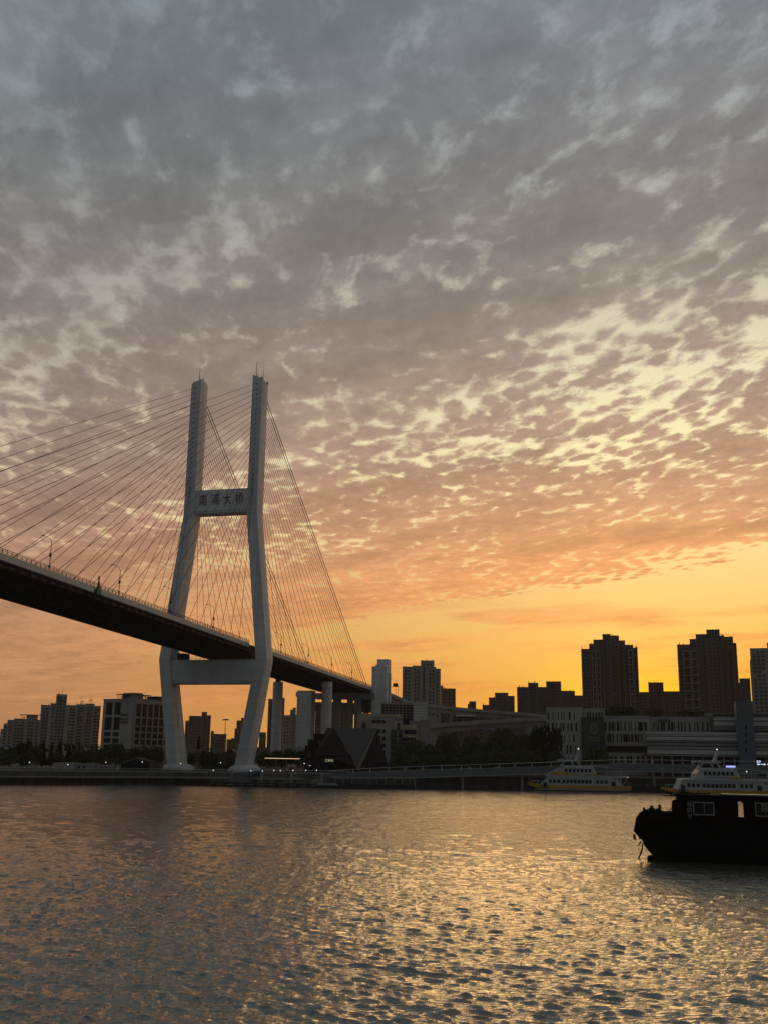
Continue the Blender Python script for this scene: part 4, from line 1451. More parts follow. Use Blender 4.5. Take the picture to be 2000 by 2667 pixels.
for x in (-3.2, 3.0):
    b = MB()
    b.loft([[(x + .48 * math.cos(t), y, .48 + .48 * math.sin(t)) for t in [2 * math.pi * k / 12 for k in range(12)]] for y in (-.05, .25)])
    b.build('wheel', M['black'], bus)
for k in range(6):
    b = MB()
    b.box(-4.3 + k * 1.45, -3.1 + k * 1.45, -.04, .02, 1.4, 2.3)
    b.build('window', M['glass'], bus)

# road sign gantry by the stair tower
gs = thing('road_sign', 'dark road sign board on poles beside the stair tower', 'road sign', at(1029, 1812, 560))
b = MB()
z1, z0 = zat(1029, 1780, 560) - at(1029, 1812, 560).z, zat(1029, 1789.5, 560) - at(1029, 1812, 560).z
b.box(-1.35, 1.35, -.1, .1, z0, z1)
b.build('board', M['panel'], gs)
for x in (.35, 1.5):
    b = MB()
    b.tube([(x, .2, -3), (x, .2, z1 + (-1 if x > 1 else 1.4))], .1, 5)
    b.build('post', M['rail'], gs)
b = MB()
b.tube([(-.9, .2, z1 - .2), (-.9, .2, z1 + 1.6), (-1.4, .2, z1 + 2.2), (-2.2, .2, z1 + 2.0)], .06, 5)
b.build('lamp_arm', M['rail'], gs)

# crossing beam of the interchange seen under the deck
viaduct('interchange_beam', 'dark interchange road beam crossing behind the bridge piers', [(800, 1829, 650), (863, 1829, 640), (968, 1833, 620), (1000, 1834, 615)], 9, 1.2, .6, 3.4, 'conc_d', piers=((917, 1.9),))

# ================================================================== trees
def crown_mesh(kind, seed):
    rng = np.random.default_rng(seed)
    V, F_ = [], []
    if kind == 'round':
        lobes = [(rng.uniform(-.45, .45), rng.uniform(-.4, .4), rng.uniform(.32, .78), rng.uniform(.22, .38)) for _ in range(13)]
        n = 3600
    elif kind == 'dome':
        lobes = [(0.62 * math.cos(t), .5 * math.sin(t), .40, .34) for t in np.linspace(0, 6.28, 8)[:-1]] + [(0.25 * math.cos(t), .25 * math.sin(t), .66, .34) for t in np.linspace(0, 6.28, 6)[:-1]]
        n = 4000
    elif kind == 'cone':
        lobes = []
        n = 2200
    else:
        lobes = [(rng.uniform(-.3, .3), rng.uniform(-.3, .3), z, .2 + .16 * math.sin(z * 3)) for z in np.linspace(.25, .92, 11)]
        n = 3000
    for i in range(n):
        if kind == 'cone':
            z = rng.uniform(0.12, 1.0)
            tier = 0.72 + 0.28 * ((z * 9) % 1.0)
            rr = (1.04 - z) * .30 * (1.25 - tier * .5) * math.sqrt(rng.uniform(.15, 1))
            a = rng.uniform(0, 6.283)
            c = np.array([rr * math.cos(a), rr * math.sin(a), z - rr * .25])
            sz = rng.uniform(.022, .042)
        else:
            l = lobes[rng.integers(len(lobes))]
            d = rng.normal(size=3)
            d /= np.linalg.norm(d)
            rr = l[3] * (rng.uniform(.45, 1.08) ** .5)
            c = np.array([l[0], l[1], l[2]]) + d * rr * np.array([1, 1, .75])
            sz = rng.uniform(.022, .05)
        nrm = rng.normal(size=3)
        nrm /= np.linalg.norm(nrm)
        u = np.cross(nrm, [0.3, 0.2, 1.0])
        u /= np.linalg.norm(u)
        w = np.cross(nrm, u)
        o = len(V)
        V += [tuple(c - u * sz), tuple(c + w * sz * .7), tuple(c + u * sz), tuple(c - w * sz * .7)]
        F_.append((o, o + 1, o + 2, o + 3))
    me = bpy.data.meshes.new('crown')
    me.from_pydata(V, [], F_)
    me.materials.append(M['leaf_d'] if kind in ('cone', 'tall') else M['leaf'])
    return me


def trunk_mesh(kind):
    b = MB()
    top = {'round': .6, 'dome': .5, 'cone': .9, 'tall': .8}[kind]
    b.tube([(0, 0, -.01), (.01, 0, top * .4), (0, .01, top)], [.032, .022, .008], 7)
    if kind != 'cone':
        for a in (0.3, 1.7, 2.9, 4.1, 5.3):
            b.tube([(0, 0, .22 + .03 * a), (.18 * math.cos(a), .18 * math.sin(a), .4 + .03 * a), (.3 * math.cos(a), .3 * math.sin(a), .58)], [.014, .009, .004], 5)
    return b.mesh('trunk', M['bark'])


crowns = {(k, i): crown_mesh(k, i * 7 + len(k)) for k in ('round', 'dome', 'cone', 'tall') for i in range(3)}
trunks = {k: trunk_mesh(k) for k in ('round', 'dome', 'cone', 'tall')}
_ti = [0]


def tree(u, vt, wpx, Yd, kind, label, base=None, group=None, name=None, dark=False):
    p = at(u, vt, Yd)
    z0 = GZ if base is None else base
    h = (p.z - z0) * 1.04
    w = wpx * Yd / 2790.0
    k = _ti[0]
    _ti[0] += 1
    t = thing(name or {'round': 'broadleaf_tree', 'dome': 'domed_tree', 'cone': 'conifer_tree', 'tall': 'slender_tree'}[kind], label, 'tree' if base is None else 'bush', (p.x, Yd, z0), k * 1.7, group)
    sx = w / {'round': 1.5, 'dome': 1.75, 'cone': .52, 'tall': .95}[kind]
    c = link('crown', crowns[(kind, k % 3)], t)
    c.scale = (sx, sx, h)
    tr_ = link('trunk', trunks[kind], t)
    tr_.scale = (max(sx, h * .6), max(sx, h * .6), h)
    return t


gl = 'trees along the left bank'
for (u, vt, w, Yd, kd, lab) in (
        (-8, 1948, 60, 395, 'round', 'yellow-green broad tree cut by the left edge'), (28, 1944, 52, 402, 'round', 'broad dark tree in front of the far-left stepped block'),
        (62, 1941, 46, 410, 'tall', 'tall dark tree below the roof canopy of the far-left block'), (74, 1930, 24, 415, 'cone', 'pointed conifer below the far-left roof canopy'),
        (96, 1943, 44, 404, 'round', 'bushy tree between the far-left block and the tall stepped block'), (114, 1932, 30, 412, 'cone', 'pointed conifer below the left edge of the tall stepped block'),
        (136, 1936, 28, 408, 'cone', 'pointed conifer above the pale shed'), (158, 1932, 28, 414, 'cone', 'tallest pointed conifer below the square stair head'),
        (181, 1943, 30, 410, 'cone', 'pointed conifer right of the pale shed front'), (150, 1958, 60, 398, 'round', 'low broad tree directly behind the pale shed'),
        (203, 1952, 56, 402, 'round', 'low rounded tree below the buff apartment block'), (236, 1950, 50, 400, 'round', 'rounded tree below the left corner of the pale office'),
        (268, 1942, 56, 396, 'round', 'dense dark tree in front of the left office windows'), (305, 1934, 72, 392, 'dome', 'largest rounded tree in front of the office lettering wall'),
        (345, 1946, 50, 398, 'round', 'rounded tree in front of the office corner'), (378, 1943, 58, 396, 'round', 'dark tree in front of the gridded office windows'),
        (412, 1944, 46, 400, 'round', 'dark tree just left of the left pylon leg'), (60, 1962, 70, 392, 'round', 'low dark bushy tree behind the far-left mooring shelf'),
        (10, 1966, 60, 388, 'round', 'lowest yellowish bushy tree at the left edge')):
    tree(u, vt, w, Yd, kd, lab, group=gl)
gm = 'trees seen between and beside the pylon legs'
for (u, vt, w, Yd, kd, lab) in (
        (519, 1922, 26, 440, 'cone', 'tall pointed conifer seen between the pylon legs'), (500, 1962, 40, 418, 'round', 'low tree beside the left pylon leg foot'),
        (535, 1950, 40, 425, 'round', 'rounded tree right of the tall conifer'), (560, 1962, 44, 418, 'round', 'low tree left of the gabled house'),
        (612, 1972, 34, 412, 'round', 'low tree right of the gabled house'), (690, 1958, 50, 405, 'round', 'low tree just right of the right pylon leg'),
        (722, 1953, 60, 408, 'dome', 'domed tree behind the lit canopy'), (760, 1950, 56, 412, 'round', 'rounded tree at the foot of the slab pier'),
        (790, 1946, 50, 415, 'round', 'rounded tree left of the dark annexe')):
    tree(u, vt, w, Yd, kd, lab, group=gm)
gr = 'dark trees behind the raised walkway'
for (u, vt, w, Yd, kd, lab) in (
        (1040, 1950, 60, 385, 'round', 'loose tree right of the folded-roof pavilion'), (1072, 1925, 84, 392, 'round', 'loose-branched tree in front of the cream building low wing'),
        (1112, 1932, 70, 384, 'round', 'dark rounded tree below the service block'), (1165, 1906, 100, 390, 'dome', 'broad domed tree under the lower viaduct ramp, left part'),
        (1228, 1914, 84, 388, 'dome', 'domed tree in the middle of the grove'), (1306, 1894, 118, 396, 'dome', 'tallest broad domed tree in the grove'),
        (1362, 1908, 84, 392, 'dome', 'domed tree right of the tallest one in the grove'), (1405, 1905, 56, 388, 'tall', 'dark tree left of the slit-window building'),
        (1438, 1912, 44, 384, 'tall', 'tall narrow tree in front of the slit-window building'), (1140, 1962, 90, 376, 'round', 'low tree below the left domed tree'),
        (1205, 1958, 90, 374, 'round', 'low tree below the middle of the grove'), (1270, 1955, 90, 376, 'round', 'low tree in the middle of the lower row'),
        (1330, 1956, 84, 374, 'round', 'low tree below the tallest domed tree'), (1385, 1952, 80, 376, 'round', 'low tree right of the lower row'),
        (1075, 1966, 80, 374, 'round', 'lowest tree at the left end of the grove'), (1440, 1958, 50, 372, 'round', 'low tree at the right end of the grove'),
        (1556, 1944, 88, 372, 'dome', 'round clipped green tree in front of the dark emblem wall')):
    tree(u, vt, w, Yd, kd, lab, group=gr)
rz_ = zat(1630, 1866.5, 428)
for (u, vt, w, Yd, lab) in ((1600, 1838, 56, 434, 'left rooftop bush above the pale slit-window building'), (1634, 1839, 60, 435, 'large rooftop bush above the pale slit-window building'),
                            (1703, 1843, 66, 436, 'middle rooftop bush above the roof lettering'), (1784, 1848, 56, 437, 'rooftop bush right of the pale dotted roof line'),
                            (1815, 1852, 60, 436, 'rightmost rooftop bush next to the striped terminal')):
    tree(u, vt, w, Yd, 'dome', lab, base=zat(u, 1868, Yd), group='bushes on the roof terrace', name='roof_bush')


# far-off wood low on the horizon, one mass
rng = np.random.default_rng(11)
V_, F_ = [], []
for i in range(9000):
    x = rng.uniform(-1500, 1500)
    y = 760 + rng.uniform(-12, 12)
    h = 7 + 3.0 * math.sin(x * .021) + 2.0 * math.sin(x * .083 + 1)
    z = GZ + h * rng.uniform(0, 1) ** .8
    sz = rng.uniform(1.2, 2.6)
    nrm = rng.normal(size=3)
    nrm /= np.linalg.norm(nrm)
    u_ = np.cross(nrm, [0.3, 0.2, 1.0])
    u_ /= np.linalg.norm(u_)
    w_ = np.cross(nrm, u_)
    c = np.array([x, y, z])
    o = len(V_)
    V_ += [tuple(c - u_ * sz), tuple(c + w_ * sz * .7), tuple(c + u_ * sz), tuple(c - w_ * sz * .7)]
    F_.append((o, o + 1, o + 2, o + 3))
me = bpy.data.meshes.new('distant_wood')
me.from_pydata(V_, [], F_)
me.materials.append(M['leaf_d'])
tag(link('distant_wood', me), 'far-off dark belt of trees low on the horizon', 'trees', kind='stuff')


# ================================================================== waterfront
def gp(u, v, z):
    """world point at height z seen at pixel (u, v)"""
    a = at(u, v, 100.0)
    k = (z - CAM_H) / (a.z - CAM_H)
    return Vector((a.x * k, 100 * k, z))


# pale shed, hangar, houses
sh_ = thing('shed', 'plain pale concrete shed on the left bank', 'shed', (xat(165, 2000, 372), 372, GZ))
b = MB()
w1, w2 = (xat(193, 2000, 372) - xat(138, 2000, 372)) / 2, xat(240, 2000, 372) - xat(165, 2000, 372)
hh = zat(165, 1987.5, 372) - GZ
b.box(-w1, w1, 0, 8, 0, hh)
b.build('front_block', M['office'], sh_)
b = MB()
b.box(w1 + .02, w2, 1.2, 8, 0, hh - .25)
bb_ = b.build('rear_block', M['conc'], sh_)
for k in range(2):
    b = MB()
    b.box(w1 + 1 + 1.8 * k, w1 + 1.7 + 1.8 * k, 1.1, 1.25, .3, hh - 1.0)
    b.build('slot_window', M['glass'], bb_)
hg = thing('hangar', 'dark pitched-roof hangar left of the left pylon leg', 'hangar', (xat(350, 2000, 374), 374, GZ))
b = MB()
hw = (xat(388, 2000, 374) - xat(317, 2000, 374)) / 2
b.prism([(-hw, 0), (hw * .95, 0), (hw * .95, 3.0), (hw * .15, zat(350, 1976, 374) - GZ), (-hw, 2.2)], 0, 14)
b.build('wall', M['wood'], hg)
b = MB()
zr = zat(350, 1976, 374) - GZ
b.loft([[(-hw - .4, -.4, 2.1), (-hw - .4, 14.3, 2.1), (hw * .15, 14.3, zr + .05), (hw * .15, -.4, zr + .05)], [(-hw - .4, -.4, 2.3), (-hw - .4, 14.3, 2.3), (hw * .15, 14.3, zr + .25), (hw * .15, -.4, zr + .25)]])
b.build('roof', M['conc'], hg)
b = MB()
b.box(hw + .4, hw + 4.2, .5, 6, 0, 2.5)
b.build('side_shed', M['conc_d'], hg)
hs = thing('white_house', 'small white flat-roofed house beside the left pylon leg', 'house', (xat(503, 1990, 430), 430, GZ))
b = MB()
b.box(-3.6, 1.8, 0, 7, 0, zat(503, 1955, 430) - GZ)
b.build('wall', M['office'], hs)
b = MB()
zt = zat(503, 1955, 430) - GZ
b.box(-3.9, 3.2, -.8, 7.2, zt + .01, zt + .35)
b.build('roof_slab', M['office'], hs)
add_panes(hs, [(x, 0, zt - 1.7, .8, 1.3) for x in (-1.6, -.3, 1.0)] + [(-1.2, 0, zt - 4.3, 2.4, 1.3)], M['glass'])
hs = thing('gabled_house', 'dark gabled house right of the lamp mast between the pylon legs', 'house', (xat(600, 1990, 425), 425, GZ))
zt = zat(600, 1953, 425) - GZ
b = MB()
b.prism([(-3.2, 0), (3.2, 0), (3.2, zt - 2.0), (0, zt), (-3.2, zt - 2.0)], 0, 9)
b.build('wall', M['conc_d'], hs)
for sx in (-1, 1):
    b = MB()
    b.loft([[(0, -.5, zt + .02), (0, 9.3, zt + .02), (sx * 3.9, 9.3, zt - 2.4), (sx * 3.9, -.5, zt - 2.4)], [(0, -.5, zt + .25), (0, 9.3, zt + .25), (sx * 3.9, 9.3, zt - 2.17), (sx * 3.9, -.5, zt - 2.17)]])
    b.build('roof_slope', M['panel'], hs)
add_panes(hs, [(-1.0, 0, zt - 3.4, .9, 1.2), (.9, 0, zt - 3.4, .9, 1.2)], M['glass'])
hs = thing('terrace_row', 'low dark terrace with a railed roof between the pylon legs', 'building', (xat(560, 1990, 432), 432, GZ))
b = MB()
zt = zat(560, 1967, 432) - GZ
b.box(-5.5, 4.2, 0, 8, 0, zt)
b.build('wall', M['conc_d'], hs)
b = MB()
for x in np.arange(-5.4, 4.2, 1.2):
    b.box(x - .04, x + .04, .1, .18, zt, zt + 1.6)
b.box(-5.4, 4.2, .1, .18, zt + 1.6, zt + 1.7)
b.build('roof_rail', M['conc'], hs)

# high-mast lamp
hm = thing('high_mast_lamp', 'tall single lamp mast with a flat crown between the pylon legs', 'lamp mast', (xat(582.5, 1990, 430), 430, GZ))
zt = zat(583, 1875, 430) - GZ
b = MB()
b.tube([(0, 0, 0), (0, 0, zt)], [.24, .12], 7)
b.build('mast', M['conc'], hm)
b = MB()
b.tube([(0, 0, zt - .2), (0, 0, zt + .05), (0, 0, zt + .3)], [.5, 1.35, .5], 10)
for k in range(8):
    a = 2 * math.pi * k / 8
    b.box(1.2 * math.cos(a) - .3, 1.2 * math.cos(a) + .3, 1.2 * math.sin(a) - .2, 1.2 * math.sin(a) + .2, zt - .25, zt + .1)
b.build('lamp_crown', M['rail'], hm)


# lit promenade and pontoon lamps
def post_lamp(r=.17, h=3.0, arm=0.0, mm='lamp'):
    t = thing('post_lamp', '', 'street lamp')
    b = MB()
    b.tube([(0, 0, 0), (0, 0, h + arm)], [.07, .05], 6)
    b.build('post', M['rail'], t)
    b = MB()
    b.ball((0, -.08, h + .1), r, 8, 6)
    b.build('lit_globe', M[mm], t, smooth=True)
    return t


pl = None
for k, (u, v, Yd, zb, lab) in enumerate((
        (77, 1987, 355, GZ, 'lit lamp post on the left bank left of the pale shed'), (177, 1993, 352, GZ, 'lit lamp post in front of the pale shed'),
        (276, 1987, 362, GZ, 'lit lamp post between the pale shed and the hangar'), (371, 1986, 366, GZ, 'lit lamp post in front of the hangar'),
        (471, 1990, 372, GZ, 'lit lamp post in front of the left pylon leg plinth'), (575, 1988, 372, GZ, 'lit lamp post below the high lamp mast'),
        (793, 1990, 368, GZ, 'lit lamp post right of the lit canopy'))):
    h = max(1.5, zat(u, v, Yd) - zb)
    o = post_lamp(.16, h, 2.0)
    o.location = (xat(u, v, Yd), Yd, zb)
    tag(o, lab, group='lit lamps on the far promenade')
for k, (u, v, Yd) in enumerate(((556, 2008, 352), (654, 2009, 350), (684, 2009.5, 352), (714, 2008.5, 350), (731, 2009, 352), (764, 2008.5, 350), (797, 2008, 350), (825, 2008, 350))):
    h = zat(u, v, Yd) - 1.3
    o = post_lamp(.16, h, 0, 'lampw')
    o.location = (xat(u, v, Yd), Yd, 1.3)
    tag(o, ('leftmost bright', 'second bright', 'third bright', 'fourth bright', 'fifth bright', 'sixth bright', 'seventh bright', 'rightmost bright')[k] + ' lamp in the row over the pontoon, counted from the left', group='bright lamps over the pontoon')
rl = post_lamp(.16, zat(807, 2004, 352) - GZ + 4, 0, 'lampr')
rl.location = (xat(807, 2004, 356), 356, 1.2)
rl.name = 'signal_lamp'
tag(rl, 'small red signal lamp near the right end of the pontoon lamps', 'signal lamp')
for (u, v, mm, lab) in ((1542.5, 2015.5, 'lampw', 'white lamp under the walkway right of the left ferry'), (1634, 2025.5, 'lamp', 'warm orange lamp on a post behind the stern of the left ferry')):
    Yd = 353
    h = zat(u, v, Yd) - 1.0
    o = post_lamp(.16, h, 0, mm)
    o.location = (xat(u, v, Yd), Yd, 1.0)
    o.name = 'dock_lamp'
    tag(o, lab, group='lamps on the ferry dock')

# lit canopy on the promenade
cn = thing('promenade_canopy', 'thin flat canopy with a glowing orange edge right of the right pylon leg', 'canopy', (xat(735, 1980, 372), 372, GZ))
zt = zat(735, 1977, 372) - GZ
x0, x1 = xat(690, 1977, 372) - xat(735, 1980, 372), xat(793, 1977, 372) - xat(735, 1980, 372)
b = MB()
b.box(x0, x1, 0, 5, zt, zt + .22)
b.build('canopy_roof', M['panel'], cn)
b = MB()
b.box(x0 + .05, x1 - 1.6, -.06, -.01, zt + .0, zt + .2)
b.build('lit_edge', M['strip'], cn)
for u in (719, 747, 784):
    b = MB()
    x = xat(u, 1990, 373) - xat(735, 1980, 372)
    b.box(x - .14, x + .14, 1.2, 1.5, 0, zt)
    b.build('post', M['conc'], cn)
b = MB()
for u in (702, 760):
    x = xat(u, 1990, 373) - xat(735, 1980, 372)

# promenade rail on the quay edge
for (ua, ub, lab) in ((-160, -68, 'pale promenade handrail along the quay left of the pylon'), (-68, -10, 'pale promenade handrail along the quay right of the pylon')):
    rt = thing('handrail', lab, 'railing', (ua, quay_y(ua), GZ + .12))
    for x in np.arange(ua, ub, 2.6):
        pass
    b = MB()
    n = 14
    pts_ = [(ua + (ub - ua) * i / n, quay_y(ua + (ub - ua) * i / n)) for i in range(n + 1)]
    for (xa, ya), (xb, yb) in zip(pts_, pts_[1:]):
        b.tube([(xa - ua, ya + .1 - quay_y(ua), .75), (xb - ua, yb + .1 - quay_y(ua), .75)], .07, 4)
    b.build('top_rail', M['railp'], rt)
    pm = MB()
    pm.box(-.05, .05, -.05, .05, 0, .75)
    pme_ = pm.mesh('rail_post', M['rail'])
    for x in np.arange(ua, ub, 2.6):
        link('rail_post', pme_, rt, (x - ua, quay_y(x) + .1 - quay_y(ua), 0))

# far-left mooring frame and work boat
mf = thing('mooring_frame', 'pale crossed mooring frame on the shelf at the far left', 'frame', gp(45, 2009, 2.6))
b = MB()
for (xa, za, xb, zb) in ((-5.5, 0, -2.6, 2.2), (-2.6, 2.2, -3.4, 0), (-3.2, 0, -.4, 2.0), (-.4, 2.0, .5, 0), (.5, 2.1, 2.8, .2), (.2, 1.9, .2, 3.9), (-1.2, 4.0, 1.6, 4.0), (.2, 3.2, -1.0, 3.9), (.2, 3.2, 1.4, 3.9)):
    b.tube([(xa, .3, za), (xb, .3, zb)], .13, 5)
b.build('truss', M['conc'], mf)
wb = thing('work_boat', 'low grey work boat moored at the far left', 'boat', gp(15, 2036, 0.0))
b = MB()
b.loft([[(-6, -1.2, -.3), (4.6, -1.2, -.3), (6.2, 0, -.3), (4.6, 1.2, -.3), (-6, 1.2, -.3)], [(-6.2, -1.6, 1.0), (4.8, -1.6, 1.0), (7.2, 0, 1.2), (4.8, 1.6, 1.0), (-6.2, 1.6, 1.0)]])
b.build('hull', M['boatd'], wb)
b = MB()
b.box(-4.5, 2.0, -1.1, 1.1, 1.0, 1.9)
cb = b.build('cabin', M['conc'], wb)
for k in range(3):
    b = MB()
    b.box(-3.9 + 2 * k, -2.7 + 2 * k, -1.15, -1.05, 1.3, 1.65)
    b.build('window', M['lamp' if False else 'railp'], cb)
wf = thing('white_figure_post', 'small white marker post on the quay between the shed and the hangar', 'post', gp(305.5, 2008, GZ))
b = MB()
b.loft([[(-.25, -.25, 0), (.25, -.25, 0), (.25, .25, 0), (-.25, .25, 0)], [(-.22, -.2, .9), (.22, -.2, .9), (.22, .2, .9), (-.22, .2, .9)], [(-.12, -.12, 1.5), (.12, -.12, 1.5), (.12, .12, 1.5), (-.12, .12, 1.5)]])
b.build('post', M['boatw'], wf)
dh = thing('satellite_dish', 'small white dish among the trees at the far left', 'dish', at(17, 1949, 385))
b = MB()
for k in range(4):
    pass
b.loft([[(.75 * s_ * math.cos(t), -.12 * s_ ** 2 * 1.5, .55 * s_ * math.sin(t)) for t in [2 * math.pi * k / 14 for k in range(14)]] for s_ in (1, .6, .1)])
b.build('bowl', M['boatw'], dh)
b = MB()
b.tube([(0, 0, -.3), (0, .3, -8.5)], .08, 5)
b.build('mast', M['rail'], dh)

# gangway and pontoons
gw = thing('gangway', 'sloping grey gangway ramp down to the pontoon below the right pylon leg', 'gangway', gp(645, 2030, 1.2))
go = gp(645, 2030, 1.2)
A, B = at(606, 2022, 352) - go, at(685, 2006, 360) - go
b = MB()
b.loft([[tuple(A + Vector((0, 0, -.9))), tuple(A + Vector((0, 2, -.9))), tuple(A + Vector((0, 2, .1))), tuple(A + Vector((0, 0, .1)))], [tuple(B + Vector((0, 0, -1.0))), tuple(B + Vector((0, 2, -1.0))), tuple(B + Vector((0, 2, .2))), tuple(B + Vector((0, 0, .2)))]])
b.build('ramp', M['bluegrey'], gw)
b = MB()
b.tube([tuple(A + Vector((0, 0, .9))), tuple(B + Vector((0, 0, 1.1)))], .07, 5)
b.build('handrail', M['railp'], gw)


def pontoon(name, label, ua, ub, v, zt, Yd, mm='boatd', cat='pontoon'):
    x0, x1 = xat(ua, v, Yd), xat(ub, v, Yd)
    t = thing(name, label, cat, (x0, Yd, 0))
    b = MB()
    b.bbox(0, x1 - x0, 0, 7, -.4, zt, .12)
    b.build('float', M[mm], t)
    return t, x1 - x0


t, L_ = pontoon('pontoon', 'long low dark pontoon below the row of bright lamps', 548, 860, 2036, 1.25, 348)
b = MB()
b.box(0, L_, -.1, .12, .55, .72)
b.build('rubbing_strake', M['conc'], t)
tyre = MB()
rg_ = [[((.42 + .14 * math.cos(a)) * math.cos(tt), .14 * math.sin(a), (.42 + .14 * math.cos(a)) * math.sin(tt)) for a in [2 * math.pi * k / 6 for k in range(6)]] for tt in [2 * math.pi * k / 10 for k in range(11)]]
tyre.loft(rg_, cap=False)
tme = tyre.mesh('tyre', M['black'])
for k in range(11):
    link('tyre_fender', tme, t, (1.5 + k * 3.4, -.25, .55))
rp = MB()
rp.box(-.05, .05, -.05, .05, 0, 1.1)
rpm = rp.mesh('rail_post', M['conc'])
for k in range(18):
    link('rail_post', rpm, t, (.6 + 2.15 * k, .3, 1.25))
b = MB()
b.box(.6, L_ - .5, .26, .34, 2.3, 2.38)
b.box(.6, L_ - .5, .27, .33, 1.8, 1.86)
b.build('top_rail', M['conc'], t)
for (u0, u1, h, mm) in ((592, 650, 1.3, 'bluegrey'), (700, 716, 1.0, 'conc_d'), (742, 756, 1.3, 'conc_d'), (812, 840, 1.2, 'conc')):
    x0, x1 = xat(u0, 2036, 350) - xat(548, 2036, 348), xat(u1, 2036, 350) - xat(548, 2036, 348)
    b = MB()
    b.loft([[(x0, 2, 1.26), (x1, 2, 1.26), (x1, 4, 1.26), (x0, 4, 1.26)], [(x0 + .6, 2, 1.26 + h), (x1 - .2, 2, 1.26 + h), (x1 - .2, 4, 1.26 + h), (x0 + .6, 4, 1.26 + h)]])
    b.build('deck_box', M[mm], t)
for x in (6, 16, 26, 36):
    b = MB()
    b.box(x - .35, x + .35, 5.5, 6.2, -1, 4.6)
    b.build('guide_pile', M['conc'], t)

t, L_ = pontoon('landing_stage', 'ferry landing stage with a glazed rail and red lower strip beneath the walkway start', 866, 1080, 2038, 1.4, 346)
b = MB()
b.box(L_ * .42, L_ - 1, -.08, .05, .5, .95)
b.build('red_strip', M['rope'], t)
b = MB()
b.box(0, L_ * .62, .6, 6.4, 3.0, 3.5)
st_ = b.build('upper_deck', M['conc'], t)
b = MB()
b.box(.0, L_ * .62, .3, .4, 3.55, 4.7)
b.build('glazed_rail', M['bluegrey'], st_)
for k in range(7):
    b = MB()
    b.box(.8 + k * 2.7, 1.1 + k * 2.7, .9, 1.2, 1.4, 3.0)
    b.build('post', M['conc'], t)
for (a0, a1, h, mm) in ((.22, .5, 1.35, 'bluegrey'), (.64, .74, 1.9, 'conc_d'), (.84, .9, 2.6, 'conc_d')):
    b = MB()
    b.box(L_ * a0, L_ * a1, 2.0, 4.5, 1.42, 1.42 + h)
    b.build('kiosk', M[mm], t)
b = MB()
b.box(L_ * .63, L_ * .97, 1.2, 4.8, 3.3, 3.55)
b.build('shelter_roof', M['conc'], t)
for k in range(4):
    b = MB()
    b.box(L_ * (.64 + .1 * k), L_ * (.64 + .1 * k) + .3, 1.4, 1.7, 1.42, 3.3)
    b.build('shelter_post', M['conc'], t)
for (u, lab) in ((862, 'grey covered dinghy on the pontoon left of the landing stage'), (840, 'second grey covered dinghy, left of the first')):
    dg_ = thing('covered_dinghy', lab, 'dinghy', (xat(u, 2034, 343), 343.5, .05), group='covered dinghies by the landing stage')
    b = MB()
    b.loft([[(-1.8, -.7, 0), (1.4, -.7, 0), (2.2, 0, 0), (1.4, .7, 0), (-1.8, .7, 0)], [(-1.9, -.95, .8), (1.5, -.95, .8), (2.6, 0, .9), (1.5, .95, .8), (-1.9, .95, .8)]])
    b.build('hull', M['boatd'], dg_)
    b = MB()
    b.loft([[(-1.9, -.95, .82), (1.5, -.95, .82), (2.6, 0, .92), (1.5, .95, .82), (-1.9, .95, .82)], [(-1.2, -.2, 1.5), (1.0, -.2, 1.5), (1.3, 0, 1.45), (1.0, .2, 1.5), (-1.2, .2, 1.5)]])
    b.build('cover', M['bluegrey'], dg_)

# raised walkway
wk_ = thing('raised_walkway', 'long grey raised walkway with a pale handrail rising along the quay to the right', 'walkway', (xat(880, 2010, 352), 350, GZ))
wo = Vector((xat(880, 2010, 352), 350, GZ))
path = [(846, 2008.5, 354), (900, 2006, 354), (960, 2002, 354), (1020, 1999.5, 354), (1110, 1996, 355), (1205, 1993, 356), (1320, 1989.5, 357.5), (1440, 1985.5, 358.5), (1530, 1982, 359), (1609, 1979.5, 359), (1700, 1980, 359), (1801, 1981.5, 359), (1900, 1983, 359), (2100, 1986, 359)]
P3 = [at(*p) - wo for p in path]
b = MB()
for p, q_ in zip(P3, P3[1:]):
    b.tube([tuple(p), tuple(q_)], .095, 5)
b.build('handrail', M['railp'], wk_)
fd = [1.0, 1.0, 1.05, 1.15, 1.25, 1.35, 1.35, 1.4, 1.4, 1.4, 1.35, 1.35, 1.35, 1.35]
ht = [1.6, 2.0, 2.3, 2.4, 2.4, 2.35, 2.3, 2.3, 2.3, 2.4, 2.5, 2.6, 2.6, 2.6]
b = MB()
b.loft([[(p.x, p.y + .05, p.z - f_ - h_), (p.x, p.y + 5.5, p.z - f_ - h_), (p.x, p.y + 5.5, p.z - f_), (p.x, p.y + .05, p.z - f_)] for p, f_, h_ in zip(P3, fd, ht)])
b.build('deck_box', M['walk'], wk_)
b = MB()
b.loft([[(p.x, p.y - .12, p.z - f_ - h_ - .12), (p.x, p.y + .3, p.z - f_ - h_ - .12), (p.x, p.y + .3, p.z - f_ - h_ + .02), (p.x, p.y - .12, p.z - f_ - h_ + .02)] for p, f_, h_ in list(zip(P3, fd, ht))[2:]])
b.build('lower_edge', M['railp'], wk_)
uu_ = [919.6, 963.9, 1010, 1056.6, 1101, 1150, 1201, 1251, 1300, 1340, 1385, 1434, 1480, 1541, 1597, 1648, 1700, 1752, 1804]
